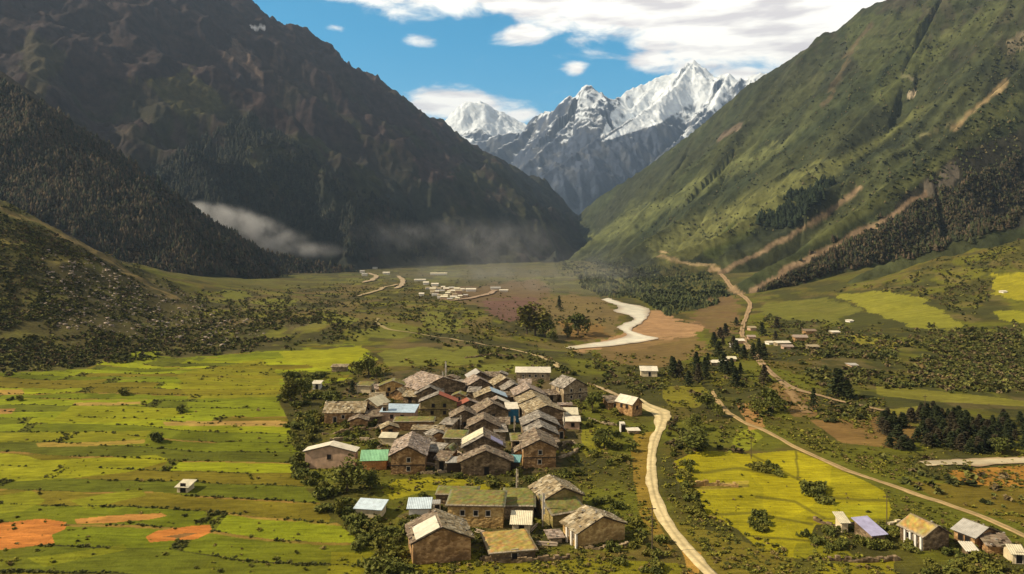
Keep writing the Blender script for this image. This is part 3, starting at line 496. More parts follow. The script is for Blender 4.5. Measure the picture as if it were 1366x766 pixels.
# ------------------------------------------------------------------ haze
def build_haze():
    b = MB(); b.box(-15000, 15000, -400, 14600, -70, 2700); m_ = bpy.data.materials.new('haze'); m_.use_nodes = True; nt = m_.node_tree; nt.nodes.clear()
    v = nt.nodes.new('ShaderNodeVolumePrincipled'); v.inputs['Color'].default_value = (.50, .70, 1, 1); v.inputs['Density'].default_value = HAZE; v.inputs['Anisotropy'].default_value = .2
    o_ = nt.nodes.new('ShaderNodeOutputMaterial'); nt.links.new(v.outputs[0], o_.inputs['Volume'])
    o = b.build('haze', m_); tag(o, 'thin pale blue haze filling the air of the valley', 'haze', kind='stuff')
HAZE = 5.2e-5
build_haze()
def build_mist(pts, label):  # px, py, distance, half-width, half-height, density
    """low cloud clinging to the slope: a closed body of patchy vapour"""
    m_ = bpy.data.materials.new('mist'); m_.use_nodes = True; nt = m_.node_tree; N = nt.nodes; Lk = nt.links; N.clear()
    v = N.new('ShaderNodeVolumePrincipled'); v.inputs['Color'].default_value = (.95, .95, .97, 1); o_ = N.new('ShaderNodeOutputMaterial'); Lk.new(v.outputs[0], o_.inputs['Volume'])
    P = [Vector(W3(*p[:3])) for p in pts]; tc = N.new('ShaderNodeTexCoord'); acc = None
    for q, p in zip(P, pts):
        w, h, dn = p[3], p[4], p[5]
        mp = N.new('ShaderNodeVectorMath'); mp.operation = 'SUBTRACT'; Lk.new(tc.outputs['Object'], mp.inputs[0]); mp.inputs[1].default_value = q
        m2 = N.new('ShaderNodeVectorMath'); m2.operation = 'MULTIPLY'; Lk.new(mp.outputs[0], m2.inputs[0]); m2.inputs[1].default_value = (1/w, 1/w, 1/h)
        ln = N.new('ShaderNodeVectorMath'); ln.operation = 'LENGTH'; Lk.new(m2.outputs[0], ln.inputs[0])
        r = N.new('ShaderNodeMapRange'); r.interpolation_type = 'SMOOTHSTEP'; Lk.new(ln.outputs['Value'], r.inputs[0]); r.inputs[1].default_value = 1; r.inputs[2].default_value = -.1; r.inputs[3].default_value = 0; r.inputs[4].default_value = dn
        if acc is None: acc = r.outputs[0]
        else:
            a = N.new('ShaderNodeMath'); a.operation = 'MAXIMUM'; Lk.new(acc, a.inputs[0]); Lk.new(r.outputs[0], a.inputs[1]); acc = a.outputs[0]
    n = N.new('ShaderNodeTexNoise'); n.inputs['Scale'].default_value = .022; n.inputs['Detail'].default_value = 5; n.inputs['Roughness'].default_value = .6; Lk.new(tc.outputs['Object'], n.inputs['Vector'])
    r = N.new('ShaderNodeMapRange'); Lk.new(n.outputs[0], r.inputs[0]); r.inputs[1].default_value = .42; r.inputs[2].default_value = .74
    a = N.new('ShaderNodeMath'); a.operation = 'MULTIPLY'; Lk.new(acc, a.inputs[0]); Lk.new(r.outputs[0], a.inputs[1]); Lk.new(a.outputs[0], v.inputs['Density'])
    m_.cycles.volume_step_rate = 1.0
    b = MB(); b.box(min(q.x-p[3] for q, p in zip(P, pts)), max(q.x+p[3] for q, p in zip(P, pts)), min(q.y-p[3] for q, p in zip(P, pts)), max(q.y+p[3] for q, p in zip(P, pts)), min(q.z-p[4] for q, p in zip(P, pts)), max(q.z+p[4] for q, p in zip(P, pts)))
    tag(b.build('mist', m_), label, 'mist', kind='stuff')
build_mist([(275, 283, 1540, 70, 28, .10), (300, 294, 1540, 85, 38, .10), (330, 306, 1540, 90, 40, .08), (362, 320, 1540, 95, 34, .035), (405, 334, 1640, 110, 26, .02)], 'white wisp of mist rising behind the dark forested shoulder')
build_mist([(500, 322, 1900, 190, 70, .0036), (545, 310, 1950, 120, 40, .0050), (595, 308, 2000, 140, 44, .0035), (660, 322, 2050, 260, 84, .0036), (450, 336, 1850, 150, 32, .008)], 'thin grey mist hanging over the far village at the mountain foot')

build_mist([(730, 385, 900, 170, 50, .0036), (640, 368, 1250, 260, 54, .0032), (790, 366, 1250, 190, 60, .0030)], 'faint pale haze glowing over the river flats in the middle of the valley')

# ------------------------------------------------------------------ river, roads and paths
def resample(P, step):
    out = []; n = len(P)
    for i in range(n-1):
        p0, p1, p2, p3 = P[max(i-1, 0)], P[i], P[i+1], P[min(i+2, n-1)]; k = max(2, int(np.linalg.norm(p2-p1)/step))
        for t in np.arange(k)/k: out.append(.5*((2*p1)+(-p0+p2)*t+(2*p0-5*p1+4*p2-p3)*t*t+(-p0+3*p1-3*p2+p3)*t**3))
    out.append(P[-1]); return np.array(out)
def ribbon(name, px, w, col, label, cat, lift=.12, mat='dirt', rough=.5):
    P = []; W = []
    for q in px:
        a = at(q[0], q[1], (0,)); P.append((a[0], a[1])); W.append(q[2] if len(q) > 2 else w)
    P = resample(np.c_[np.array(P), np.array(W)], 1.5 if P[0][1] < 400 else 4); W = P[:, 2]; P = P[:, :2]
    T = np.gradient(P, axis=0); T /= np.linalg.norm(T, axis=1, keepdims=True)+1e-9; Nn = np.c_[T[:, 1], -T[:, 0]]
    V = []; C = []; k = 7; s = np.arange(len(P))
    for j in range(k):
        o = (j/(k-1)-.5); e = W*(1+rough*2*(fbm(s/5.0, s*0+j*3, 3, 7)-.5)) if j in (0, k-1) else W
        q = P+Nn*(o*e)[:, None]; z = gz(q[:, 0], q[:, 1])+lift+.0005*q[:, 1]-(.1 if j in (0, k-1) else 0); V.append(np.c_[q, z])
        tone = 1.0 if abs(o) in (0,) else (1.06 if .1 < abs(o) < .4 else .82); tone = .70 if j == k//2 and name == 'road' else tone
        C.append(np.array(col)[None]*(tone*(.85+.3*fbm(s/3.0, s*0+j, 3, 9)))[:, None])
    V = np.stack(V, 1).reshape(-1, 3); C = np.stack(C, 1).reshape(-1, 3)
    me = np_mesh(name, V, grid_faces(len(P), k), C, True); me.materials.append(M[mat]); o = link(bpy.data.objects.new(name, me)); tag(o, label, cat, kind='structure'); return o
ribbon('road', [(852, 533, 3), (866, 543, 5), (880, 550, 6), (883, 560, 4), (878, 575, 2.6), (871, 595, 2.4), (868, 625, 2.4), (873, 660, 2.4), (885, 690, 2.5), (905, 720, 2.6), (930, 748, 2.7), (965, 780, 2.8)], 2.5, (.66, .52, .27), 'pale dirt road winding down beside the meadow', 'road')
ribbon('road', [(950, 522), (965, 545), (985, 560), (1020, 575), (1060, 597), (1100, 615), (1150, 635), (1200, 652), (1260, 672), (1310, 690), (1380, 722)], 1.9, (.42, .29, .13), 'brown dirt road crossing the slope above the bright meadow', 'road')
ribbon('road', [(955, 362, 6), (972, 378, 7), (984, 390, 6), (998, 402, 5), (1000, 412, 4), (992, 432, 4), (990, 448, 3.5), (1004, 470, 3), (1022, 492, 3), (1042, 508, 3), (1062, 520, 3), (1100, 530, 2), (1140, 540, 2), (1180, 549, 2)], 4, (.36, .245, .13), 'tan dirt road descending past the small houses under the slides', 'road', lift=.3)
ribbon('path', [(1042, 508), (1060, 530), (1078, 552)], 3, (.28, .18, .08), 'brown track dropping from the bend of the tan road', 'path')
ribbon('path', [(600, 452, 2.6), (640, 459, 2.6), (690, 468, 2.6), (718, 475, 3), (738, 484, 3.4), (742, 491, 3)], 2.5, (.50, .37, .19), 'tan path curving behind the village roofs', 'path')
ribbon('path', [(785, 512, 2), (805, 519, 2), (832, 531, 2)], 2, (.45, .33, .18), 'tan path leading to the white roofed house', 'path')
ribbon('path', [(478, 396, 5), (505, 388, 5), (512, 384, 6), (530, 380, 6)], 5, (.42, .32, .18), 'pale path near the far village on the left', 'path', lift=.6)
ribbon('path', [(484, 378, 7), (497, 374, 8), (502, 369, 9), (492, 365, 9)], 8, (.42, .32, .2), 'pale hooked path behind the far left houses', 'path', lift=.8)
ribbon('path', [(527, 386, 6), (536, 381, 7), (537, 374, 8), (531, 369, 8)], 7, (.42, .32, .2), 'pale curved path between the two far villages', 'path', lift=.8)
ribbon('path', [(505, 425, 3), (502, 430, 3), (520, 440, 2.5), (560, 446, 2.5), (600, 452, 2.5)], 2.5, (.34, .27, .12), 'faint path across the middle fields', 'path')
ribbon('path', [(412, 590), (417, 573), (428, 557)], 1.3, (.42, .40, .11), 'narrow yellowish footpath at the left edge of the village', 'path')
ribbon('path', [(600, 402, 6), (630, 398, 6), (655, 392, 7), (660, 388, 7)], 6, (.38, .27, .18), 'tan path below the far white houses', 'path', lift=.6)
def band(name, Lp, Rp, col, label, cat, mat, lift=.2, k=9, var=.3):
    A = resample(np.array([at(*p, (0,))[:2] for p in Lp]), 3); B = resample(np.array([at(*p, (0,))[:2] for p in Rp]), 3); n = 220
    def rs(Q):
        s = np.r_[0, np.cumsum(np.linalg.norm(np.diff(Q, axis=0), axis=1))]; t = np.linspace(0, s[-1], n); return np.c_[np.interp(t, s, Q[:, 0]), np.interp(t, s, Q[:, 1])]
    A, B = rs(A), rs(B); V = []; C = []
    for j in range(k):
        t = j/(k-1); q = A*(1-t)+B*t; q = q+(fbm(q[:, 0]/9, q[:, 1]/9, 3, 51)-.5)[:, None]*(5 if j in (0, k-1) else 0)
        V.append(np.c_[q, gz(q[:, 0], q[:, 1])+lift+.0004*q[:, 1]]); C.append(np.array(col)[None]*(1-var/2+var*fbm(q[:, 0]/14, q[:, 1]/10, 4, 52))[:, None]*(np.array([.55, .45, .38]) if j in (0, k-1) else np.array([.85, .78, .70]) if j in (1, k-2) else 1))
    me = np_mesh(name, np.stack(V, 1).reshape(-1, 3), grid_faces(n, k), np.stack(C, 1).reshape(-1, 3), True); me.materials.append(mat); tag(link(bpy.data.objects.new(name, me)), label, cat, kind='structure')
M['water'] = mat_attr('silty_water', n_scale=.12, lo=.74, hi=1.14, rough=.35, spec=.5, bump=.12, bscale=.25)
band('river', [(803, 400), (814, 405), (826, 411), (818, 416), (838, 421), (846, 427), (830, 433), (824, 439), (836, 447), (822, 453), (790, 458), (752, 463)],
     [(812, 398), (828, 404), (850, 408), (866, 413), (866, 420), (860, 428), (848, 436), (842, 441), (856, 447), (880, 452), (840, 459), (758, 466)], (.82, .72, .50), 'milky river winding over pale gravel', 'river', M['water'], var=.25)
band('river', [(1225, 616), (1260, 614), (1300, 613), (1400, 611)], [(1240, 624), (1275, 622), (1310, 622), (1400, 620)], (.62, .50, .30), 'pale gravelly stream bed at the right edge', 'river', M['water'], lift=.15, var=.7)

# ------------------------------------------------------------------ buildings
ROOF = {'pink': [(0.352, 0.272, 0.216), (0.424, 0.344, 0.28), (0.272, 0.208, 0.16), (0.384, 0.288, 0.208)], 'grey': [(0.288, 0.256, 0.208), (0.368, 0.328, 0.272), (0.216, 0.184, 0.152), (0.32, 0.272, 0.216)],
        'tan': [(0.368, 0.296, 0.184), (0.304, 0.232, 0.136), (0.44, 0.368, 0.248), (0.264, 0.2, 0.112)], 'moss': [(.20, .19, .045), (.15, .15, .04), (.27, .22, .075), (.18, .15, .06)],
        'brown': [(0.24, 0.176, 0.12), (0.296, 0.232, 0.168), (0.176, 0.128, 0.088), (0.264, 0.208, 0.136)], 'straw': [(.44, .29, .075), (.35, .23, .065), (.50, .36, .12), (.28, .21, .07)],
        'white': [(.78, .70, .55)], 'blue': [(.50, .62, .72)], 'paleblue': [(.66, .76, .82)], 'green': [(.30, .60, .34)], 'red': [(.42, .14, .085)], 'lilac': [(.42, .40, .58)], 'teal': [(.25, .50, .50)], 'cream': [(.74, .66, .46)], 'metal': [(.46, .43, .38)]}
SHEETS = {'white', 'blue', 'paleblue', 'green', 'red', 'lilac', 'teal', 'cream', 'metal'}
TURF = {'moss', 'straw'}
def slope_roof(mb, o, a, b, style, rnd):
    """one roof slope: o = eave corner, a = along the eave, b = up the slope; stone slabs or corrugated sheet"""
    o, a, b = Vector(o), Vector(a), Vector(b); la, lb = a.length, b.length; ua, ub = a/la, b/lb; n = ua.cross(ub).normalized()
    n = n if n.z > 0 else -n
    dk = (.07, .05, .035)
    def pl(x0, x1, y0, y1, z0, z1, t0, t1, col):
        q = lambda x, y, z: o+ua*x+ub*y+n*z
        mb.hexa([q(x0, y0, z0), q(x1, y0, z0), q(x1, y1, z0), q(x0, y1, z0), q(x0, y0, z1+t0), q(x1, y0, z1+t0), q(x1, y1, z1+t1), q(x0, y1, z1+t1)], col)
    if style in SHEETS:
        c = ROOF[style][0]; k = max(4, int(la/.35)); sh = max(1, int(la/2.2)); tone = [.86+.2*rnd.random() for _ in range(sh+1)]
        pl(0, la, .02, lb, -.10, -.02, 0, 0, tuple(v*.5 for v in c))
        for i in range(k):
            t = tone[int(i/k*sh)]; x0, x1 = la*i/k, la*(i+1)/k; xm = (x0+x1)/2
            q = lambda x, y, z: o+ua*x+ub*y+n*z
            mb.add([q(x0, 0, 0), q(xm, 0, .06), q(x1, 0, 0), q(x1, lb, 0), q(xm, lb, .06), q(x0, lb, 0)], [(0, 1, 4, 5), (1, 2, 3, 4)], tuple(v*t for v in c))
        return
    if style in TURF:
        nx, ny = max(4, int(la/.55)), max(3, int(lb/.55)); base = len(mb.v); se = rnd.random()*90; pal = ROOF[style]
        pl(0, la, 0, lb, -.22, -.03, 0, 0, (.20, .15, .09))
        vs = []; cs = []
        for j in range(ny+1):
            for i in range(nx+1):
                x, y = la*i/nx, lb*j/ny; e = 0 if i in (0, nx) or j in (0, ny) else 1; f = float(fbm(np.array([x/1.8+se]), np.array([y/1.2+se]), 3, 4)[0]); h = e*(.06+.30*f)
                q = o+ua*(x+e*.2*(rnd.random()-.5))+ub*(y+e*.2*(rnd.random()-.5))+n*h; vs.append(q); c0, c1 = pal[int(f*7) % len(pal)], pal[int(f*11+rnd.random()*.9) % len(pal)]; cs.append(tuple((p+q_)/2*(.8+.4*rnd.random()) if e else .5*p+.12 for p, q_ in zip(c0, c1)))
        mb.v += [tuple(v) for v in vs]; mb.c += cs; mb.f += [(base+8+j*(nx+1)+i, base+8+j*(nx+1)+i+1, base+8+(j+1)*(nx+1)+i+1, base+8+(j+1)*(nx+1)+i) for j in range(ny) for i in range(nx)]
        for k in range(int(la/.8)):   # flat edging stones along the eave
            x = k*.8; c = .8+.4*rnd.random(); pl(x, x+.7, -.12, .3, .01, .07+.05*rnd.random(), 0, 0, (.34*c, .28*c, .20*c))
        return
    pl(.05, la-.05, .05, lb-.02, -.16, -.03, 0, 0, dk)
    rows = max(2, int(lb/.62)); ts = lb/rows
    for r in range(rows):
        x = -rnd.random()*.25
        while x < la:
            w = .38+rnd.random()*.55; x1 = min(x+w, la+.12)
            c = ROOF[style][min(int(rnd.random()*len(ROOF[style])), len(ROOF[style])-1)]; t = .62+.7*rnd.random(); c = tuple(v*t for v in c)
            y0 = r*ts-.06-rnd.random()*.22; y1 = (r+1)*ts+.05; lift = rnd.random()*.07
            if rnd.random() < .975: pl(max(x, -.12), x1-.03, y0, y1, lift, .05+lift, .06, 0, c)
            x += w
    # stones weighting the slabs
    for _ in range(int(la*lb/5)):
        x, y = rnd.random()*la, rnd.random()*lb; s_ = .12+.12*rnd.random(); pl(x, x+s_*1.6, y, y+s_*1.4, .10, .12+s_, 0, 0, (.30, .27, .22))
def opening(parent, kind, x, z, w, h, face_y, side=None, deep=0, frame='wood', face_x=None):
    """door or window on the front gable (face_y) or on the long wall (face_x)"""
    f = MB(); p = MB(); t = .12
    if face_x is None:
        y = face_y
        for a in ((x-w/2-t, x-w/2, z, z+h), (x+w/2, x+w/2+t, z, z+h), (x-w/2-t, x+w/2+t, z+h, z+h+t), (x-w/2-t*1.6, x+w/2+t*1.6, z-t, z)): f.box(a[0], a[1], y-.09, y+.05, a[2], a[3])
        p.box(x-w/2, x+w/2, y-.03, y+.02, z, z+h)
    else:
        sx = -1 if face_x < 0 else 1; X = face_x; b0, b1 = sorted((X+sx*.09, X-sx*.05)); c0, c1 = sorted((X+sx*.03, X-sx*.02))
        for a in ((x-w/2-t, x-w/2, z, z+h), (x+w/2, x+w/2+t, z, z+h), (x-w/2-t, x+w/2+t, z+h, z+h+t), (x-w/2-t*1.6, x+w/2+t*1.6, z-t, z)): f.box(b0, b1, a[0], a[1], a[2], a[3])
        p.box(c0, c1, x-w/2, x+w/2, z, z+h)
    o = p.build(kind, M['opening'], parent); f.build('frame', M[frame], o); return o
def make_house(name, label, p, w, L, hw, rise, yaw, roof='grey', wall='stone_brown', kind='G', roof2=None, oh=.45, win=2, door=True, side_win=2, cat='house', frame='wood', sink=1.5, seed=0, group=None):
    """gabled (G: gable to the front, E: eaves to the front), single-pitch (S) or flat (F) building with its origin at the middle of the front wall's foot"""
    rnd = random.Random(hash(label) % 9999 if seed == 0 else seed); rnd = random.Random(sum(ord(c) for c in label)+seed)
    root = link(bpy.data.objects.new(name, None)); root.location = p; root.rotation_euler = (0, 0, R(yaw)); tag(root, label, cat, group)
    b = MB(); w2 = w/2; roof2 = roof2 or roof
    def roofpart(style, slopes, nm='roof'):
        r = MB(); [slope_roof(r, o, a, bb, style, rnd) for o, a, bb in slopes]; return r.build(nm, M['sheet' if style in SHEETS else 'slab'], root)
    if kind == 'G':
        v = [(-w2, 0, -sink), (w2, 0, -sink), (w2, 0, hw), (0, 0, hw+rise), (-w2, 0, hw)]; v += [(x, L, z) for x, _, z in v]
        b.add(v, [(0, 1, 2, 3, 4), (9, 8, 7, 6, 5), (0, 4, 9, 5), (1, 6, 7, 2), (4, 3, 8, 9), (3, 2, 7, 8), (0, 5, 6, 1)]); k = (w2+oh)/w2; z0 = hw+rise-rise*k+.12
        sl = [((-w2-oh, -oh, z0), (0, L+2*oh, 0), (w2+oh, 0, rise*k)), ((w2+oh, -oh, z0), (0, L+2*oh, 0), (-w2-oh, 0, rise*k))]
    elif kind == 'E':
        v = [(-w2, 0, -sink), (-w2, L, -sink), (-w2, L, hw), (-w2, L/2, hw+rise), (-w2, 0, hw)]; v += [(w2, y, z) for _, y, z in v]
        b.add(v, [(4, 3, 2, 1, 0), (5, 6, 7, 8, 9), (0, 5, 9, 4), (1, 2, 7, 6), (4, 9, 8, 3), (3, 8, 7, 2), (0, 1, 6, 5)]); k = (L/2+oh)/(L/2); z0 = hw+rise-rise*k+.12
        sl = [((-w2-oh, -oh, z0), (w+2*oh, 0, 0), (0, L/2+oh, rise*k)), ((-w2-oh, L+oh, z0), (w+2*oh, 0, 0), (0, -L/2-oh, rise*k))]
    elif kind == 'S':
        b.hexa([(-w2, 0, -sink), (w2, 0, -sink), (w2, L, -sink), (-w2, L, -sink), (-w2, 0, hw), (w2, 0, hw), (w2, L, hw+rise), (-w2, L, hw+rise)]); g = rise/L
        sl = [((-w2-oh, -oh, hw+.12-g*oh), (w+2*oh, 0, 0), (0, L+2*oh, g*(L+2*oh)))]
    else:
        b.box(-w2, w2, 0, L, -sink, hw); sl = [((-w2-oh, -oh, hw+.14), (w+2*oh, 0, 0), (0, L+2*oh, .02+rise))]
    b.build('wall', M[wall], root)
    if roof2 == roof: roofpart(roof, sl)
    else: roofpart(roof, sl[:1]); o2 = roofpart(roof2, sl[1:]); o2['label'] = roof2+' roof slope on the far side of the ridge'
    if kind in 'G': # bargeboards under the gable edge
        bb = MB()
        for s_ in (-1, 1): bb.hexa([(s_*(w2+oh), -oh+.02, z0-.26), (0, -oh+.02, hw+rise-.14), (0, -oh+.12, hw+rise-.14), (s_*(w2+oh), -oh+.12, z0-.26), (s_*(w2+oh), -oh+.02, z0-.06), (0, -oh+.02, hw+rise+.06), (0, -oh+.12, hw+rise+.06), (s_*(w2+oh), -oh+.12, z0-.06)])
        bb.build('bargeboard', M['wood'], root)
    two = hw > 4.2
    frame = 'palewood' if frame == 'wood' and rnd.random() < .5 else frame
    if two and kind in 'GE':   # timber course between the storeys and beam ends under the eaves
        t = MB(); zb = hw-2.55; t.box(-w2-.06, w2+.06, -.08, .05, zb, zb+.22); [t.box(x-.09, x+.09, -.30, .04, zb-.2, zb-.02) for x in np.linspace(-w2+.4, w2-.4, max(3, int(w/1.3)))]; t.build('beam', M['wood'], root)
    if win:
        zs = [hw-1.9] if not two else [hw-1.7, hw-4.0]
        for z in zs:
            for i in range(win):
                x = -w2+w*(i+1)/(win+1)+rnd.uniform(-.3, .3)
                if z < 1.6 and door and i == 0: continue
                opening(root, 'window', x, max(z, .8), .8, 1.0, 0, frame=frame)
    if door: opening(root, 'door', -w2+w/(win+1 if win else 2)+.2, .05, 1.0, 1.9, 0, frame=frame)
    if kind == 'G' and side_win:
        for i in range(side_win): opening(root, 'window', L*(i+1)/(side_win+1), hw-1.7 if hw > 2.6 else .8, .8, 1.0, 0, face_x=-w2, frame=frame)
    return root
def house(name, label, cx, eave, wpx, hw, rise, L, yaw=0, **k):
    """stand a building so that its front eave and width agree with what the photo shows, on the terrain under it"""
    p = None; d = ZC*F/(eave-HY)
    for _ in range(4):
        g = at(cx, eave+hw*F/d, (0,)); d = g[1]
    w = wpx*d/F/max(.5, math.cos(R(yaw))); oh = k.get('oh', .45); w -= 2*oh
    return make_house(name, label, (g[0], g[1], g[2]), w, L, hw, rise, yaw, **k)
H = house; SH, HS = 'stone_house', 'hut'
# lower hamlet
hE = H(SH, 'stone house with a pale tarp over its brown slab roof, lowest left of the village', 590, 720, 82, 4.0, 2.2, 8, 14, roof='brown', roof2='tan', wall='stone_brown', win=0, door=False)
hM = H(SH, 'stone house with tan tiled roof and white porch posts, lowest right of the village', 803, 704, 72, 3.0, 2.1, 5.5, 26, roof='tan', wall='stone_ochre', win=0, door=False)
hK = H(SH, 'stone house with speckled tan slab roof above a mossy lean-to, behind the white posted house', 752, 663, 58, 4.2, 1.9, 8, 18, roof='tan', wall='stone_olive', win=0, door=False)
H('lean_to', 'mossy yellow lean-to roof between the two houses with tan slab roofs', 758, 683, 48, 2.6, 1.8, 5, 24, roof='moss', wall='stone_olive', kind='S', win=0, door=False, cat='lean-to')
hG = H(SH, 'long ochre stone house with a flat mossy roof and small dark windows', 634, 675, 80, 4.2, .5, 7, -3, roof='moss', wall='stone_ochre', kind='F', win=3, door=False)
H('annex', 'grey stone annex with brown edged mossy roof joined right of the flat roofed house', 692, 675, 46, 2.6, 1.0, 7, -2, roof='moss', wall='stone_grey', kind='S', win=1, door=False, cat='annex')
H(HS, 'small cream hut with pale roof in the yard of the flat mossy roofed house', 695, 699, 30, 1.9, .9, 3.4, -4, roof='cream', wall='cream', kind='S', win=1, door=False, cat='hut')
H('barn', 'low stone barn with yellow straw drying on its flat roof', 685, 736, 66, 1.6, .1, 8.5, 12, roof='straw', wall='stone_dark', kind='F', win=0, door=True, cat='barn')
H(HS, 'low cream shed with a long pale blue metal roof beside the lower field edge', 491, 679, 40, 1.8, .6, 3.2, -10, roof='paleblue', wall='cream', kind='S', win=0, door=False, cat='shed')
H(HS, 'small white shed with a light blue metal roof behind the tarp roofed house', 559, 678, 33, 1.7, .7, 3.2, 2, roof='paleblue', wall='white', kind='S', win=0, door=False, cat='shed')
H('latrine', 'tiny white cabin beside the light blue roofed shed', 582, 673, 11, 2.0, .2, 1.6, 2, roof='metal', wall='white', kind='F', win=0, door=True, oh=.1, cat='cabin')
H('ruin', 'low ruined stone building with moss on top, above the flat mossy roofed house', 609, 661, 58, 1.8, .3, 4.5, -3, roof='moss', wall='stone_dark', kind='F', win=0, door=True, cat='ruin', oh=.2)
H(HS, 'low pinkish stone platform shed in front of the white posted porch', 742, 718, 22, .9, .1, 3, 10, roof='pink', wall='stone_grey', kind='F', win=0, door=False, cat='shed')
# front row of the village
H(SH, 'pink stone house with white metal roof at the left front of the village', 440, 602, 72, 4.2, 1.5, 3.2, -2, roof='white', wall='pinkwall', win=1, door=False, side_win=0)
H('shed', 'small orange brick shed under a bright green metal roof', 499, 613, 37, 2.6, 1.6, 4.4, 4, roof='green', wall='brick', kind='E', win=0, door=False, cat='shed')
hZ6 = H(SH, 'brown stone house with broad pink slab roof beside the green roofed shed', 544, 607, 50, 4.6, 2.1, 13, 3, roof='pink', wall='stone_brown', win=1, door=False)
H(HS, 'small hut with a cream roof tucked behind the left of the broad pink roof', 517, 584, 24, 2.2, .5, 2.6, -6, roof='cream', wall='cream', kind='S', win=0, door=False, cat='hut')
hZ3 = H(SH, 'dark house with pale slab roof and a light blue sheet on its right slope', 645, 596, 58, 4.4, 2.6, 8, 3, roof='grey', roof2='brown', wall='stone_dark', win=0, door=False)
H(SH, 'dark stone house with wide thin gable roof at the centre front of the village', 648, 615, 74, 3.4, 2.5, 4, 3, roof='brown', wall='stone_dark', win=1, door=True, oh=.7)
H('awning', 'white metal lean-to at the left corner of the wide gabled dark house', 605, 617, 22, 2.3, .4, 2.4, 8, roof='metal', wall='wood', kind='S', win=0, door=False, cat='lean-to')
H('awning', 'teal metal lean-to at the right corner of the wide gabled dark house', 684, 616, 20, 2.3, .6, 2.6, -8, roof='teal', wall='wood', kind='S', win=0, door=False, cat='lean-to')
hY3 = H(SH, 'tall brown house with speckled slab roof, front one of the right hand row', 720, 597, 48, 5.0, 1.9, 11, 4, roof='brown', wall='stone_brown', win=1, door=False)
H(SH, 'house with grey slab roof peeking out right behind the front house of the row', 723, 579, 44, 4.2, 1.9, 7, 4, roof='grey', wall='stone_dark', win=0, door=False)
H(SH, 'house with light grey slab roof, third from the front in the right hand row', 721, 567, 50, 4.2, 2.1, 8, 4, roof='grey', wall='stone_dark', win=0, door=False)
H(SH, 'dark walled house with large tan slab roof behind the light grey one', 729, 550, 52, 4.6, 2.0, 11, 12, roof='tan', wall='stone_dark', win=0, door=False)
H(SH, 'house with mottled tan roof half hidden behind the large tan slab roof', 714, 538, 46, 4.2, 2.2, 9, 6, roof='tan', wall='stone_dark', win=0, door=False)
H(SH, 'house with pinkish slab roof at the far end of the right hand row', 707, 527, 42, 4.2, 2.2, 10, 8, roof='pink', wall='stone_dark', win=0, door=False)
H('shed', 'cream shed with corrugated roof on the upper terrace right of the row', 760, 553, 24, 2.2, .9, 4.5, -2, roof='cream', wall='pinkwall', kind='S', win=0, door=False, cat='shed')
H('shed', 'low white roofed shed directly below the cream corrugated one', 763, 562, 24, 2.4, .7, 2.5, -2, roof='white', wall='pinkwall', kind='S', win=1, door=False, cat='shed')
H('platform', 'low pinkish stone platform behind the cream shed', 754, 541, 20, 1.0, .1, 3, 0, roof='pink', wall='stone_brown', kind='F', win=0, door=False, cat='platform')
# the blue walled one and its neighbours
H(SH, 'house with a white roof strip and bright blue sheeted wall in the village centre', 684, 546, 18, 4.0, .5, 7, 5, roof='white', wall='bluewall', kind='S', win=0, door=False, oh=.2)
H(SH, 'dark house with brown slab roof joined left of the blue sheeted wall', 658, 549, 44, 4.0, 2.4, 8, 14, roof='brown', wall='stone_dark', win=1, door=False)
H(SH, 'house with a squat round shouldered slab roof right in the village centre', 645, 569, 44, 3.6, 2.0, 8, 2, roof='brown', wall='stone_dark', win=1, door=False)
H(SH, 'narrow house with slab roof and pale posts left of the squat central house', 620, 556, 38, 3.6, 1.9, 6, 8, roof='brown', wall='stone_dark', win=0, door=True)
H('barn', 'mossy rounded roof barn in the yard left of the pale slab roof', 606, 585, 32, 3.2, .8, 5, -6, roof='moss', wall='stone_grey', kind='S', win=0, door=True, cat='barn')
H('store', 'low store with grey stone edged mossy roof behind the broad pink roof', 552, 563, 56, 2.6, .3, 4.5, 2, roof='moss', wall='stone_brown', kind='F', win=0, door=False, cat='store')
H('store', 'low beige slab topped store right behind the broad pink roof', 570, 574, 44, 1.8, .3, 3.5, -2, roof='tan', wall='stone_grey', kind='F', win=0, door=False, cat='store')
H(SH, 'olive walled house with one grey and one red roof slope', 585, 536, 52, 5.0, 2.4, 4.5, 3, roof='grey', roof2='red', wall='stone_olive', win=2, door=False, side_win=0)
H(SH, 'house with orange red strip of roof between the red sloped and blue walled houses', 626, 541, 34, 3.2, 1.6, 4, 14, roof='red', roof2='pink', wall='stone_dark', win=0, door=False)
H(SH, 'pink plastered house with a light blue metal roof at the left of the village', 530, 550, 48, 3.4, 1.0, 6, -5, roof='blue', wall='pinkwall', kind='S', win=2, door=False)
H('chimney_hut', 'small dark roof cabin on the upper edge of the light blue metal roof', 514, 541, 7, 5.2, .2, 1.4, 0, roof='brown', wall='stone_grey', kind='F', win=1, door=False, oh=.05, cat='cabin')
H(SH, 'house with low brown and mossy roof at the left edge of the village', 459, 550, 56, 3.4, 2.2, 9, 3, roof='tan', wall='stone_brown', kind='E', win=3, door=True)
H(SH, 'house with a pale cream gable roof beside the low brown and mossy one', 492, 540, 28, 4.2, 1.9, 7, -22, roof='cream', wall='stone_grey', win=1, door=False)
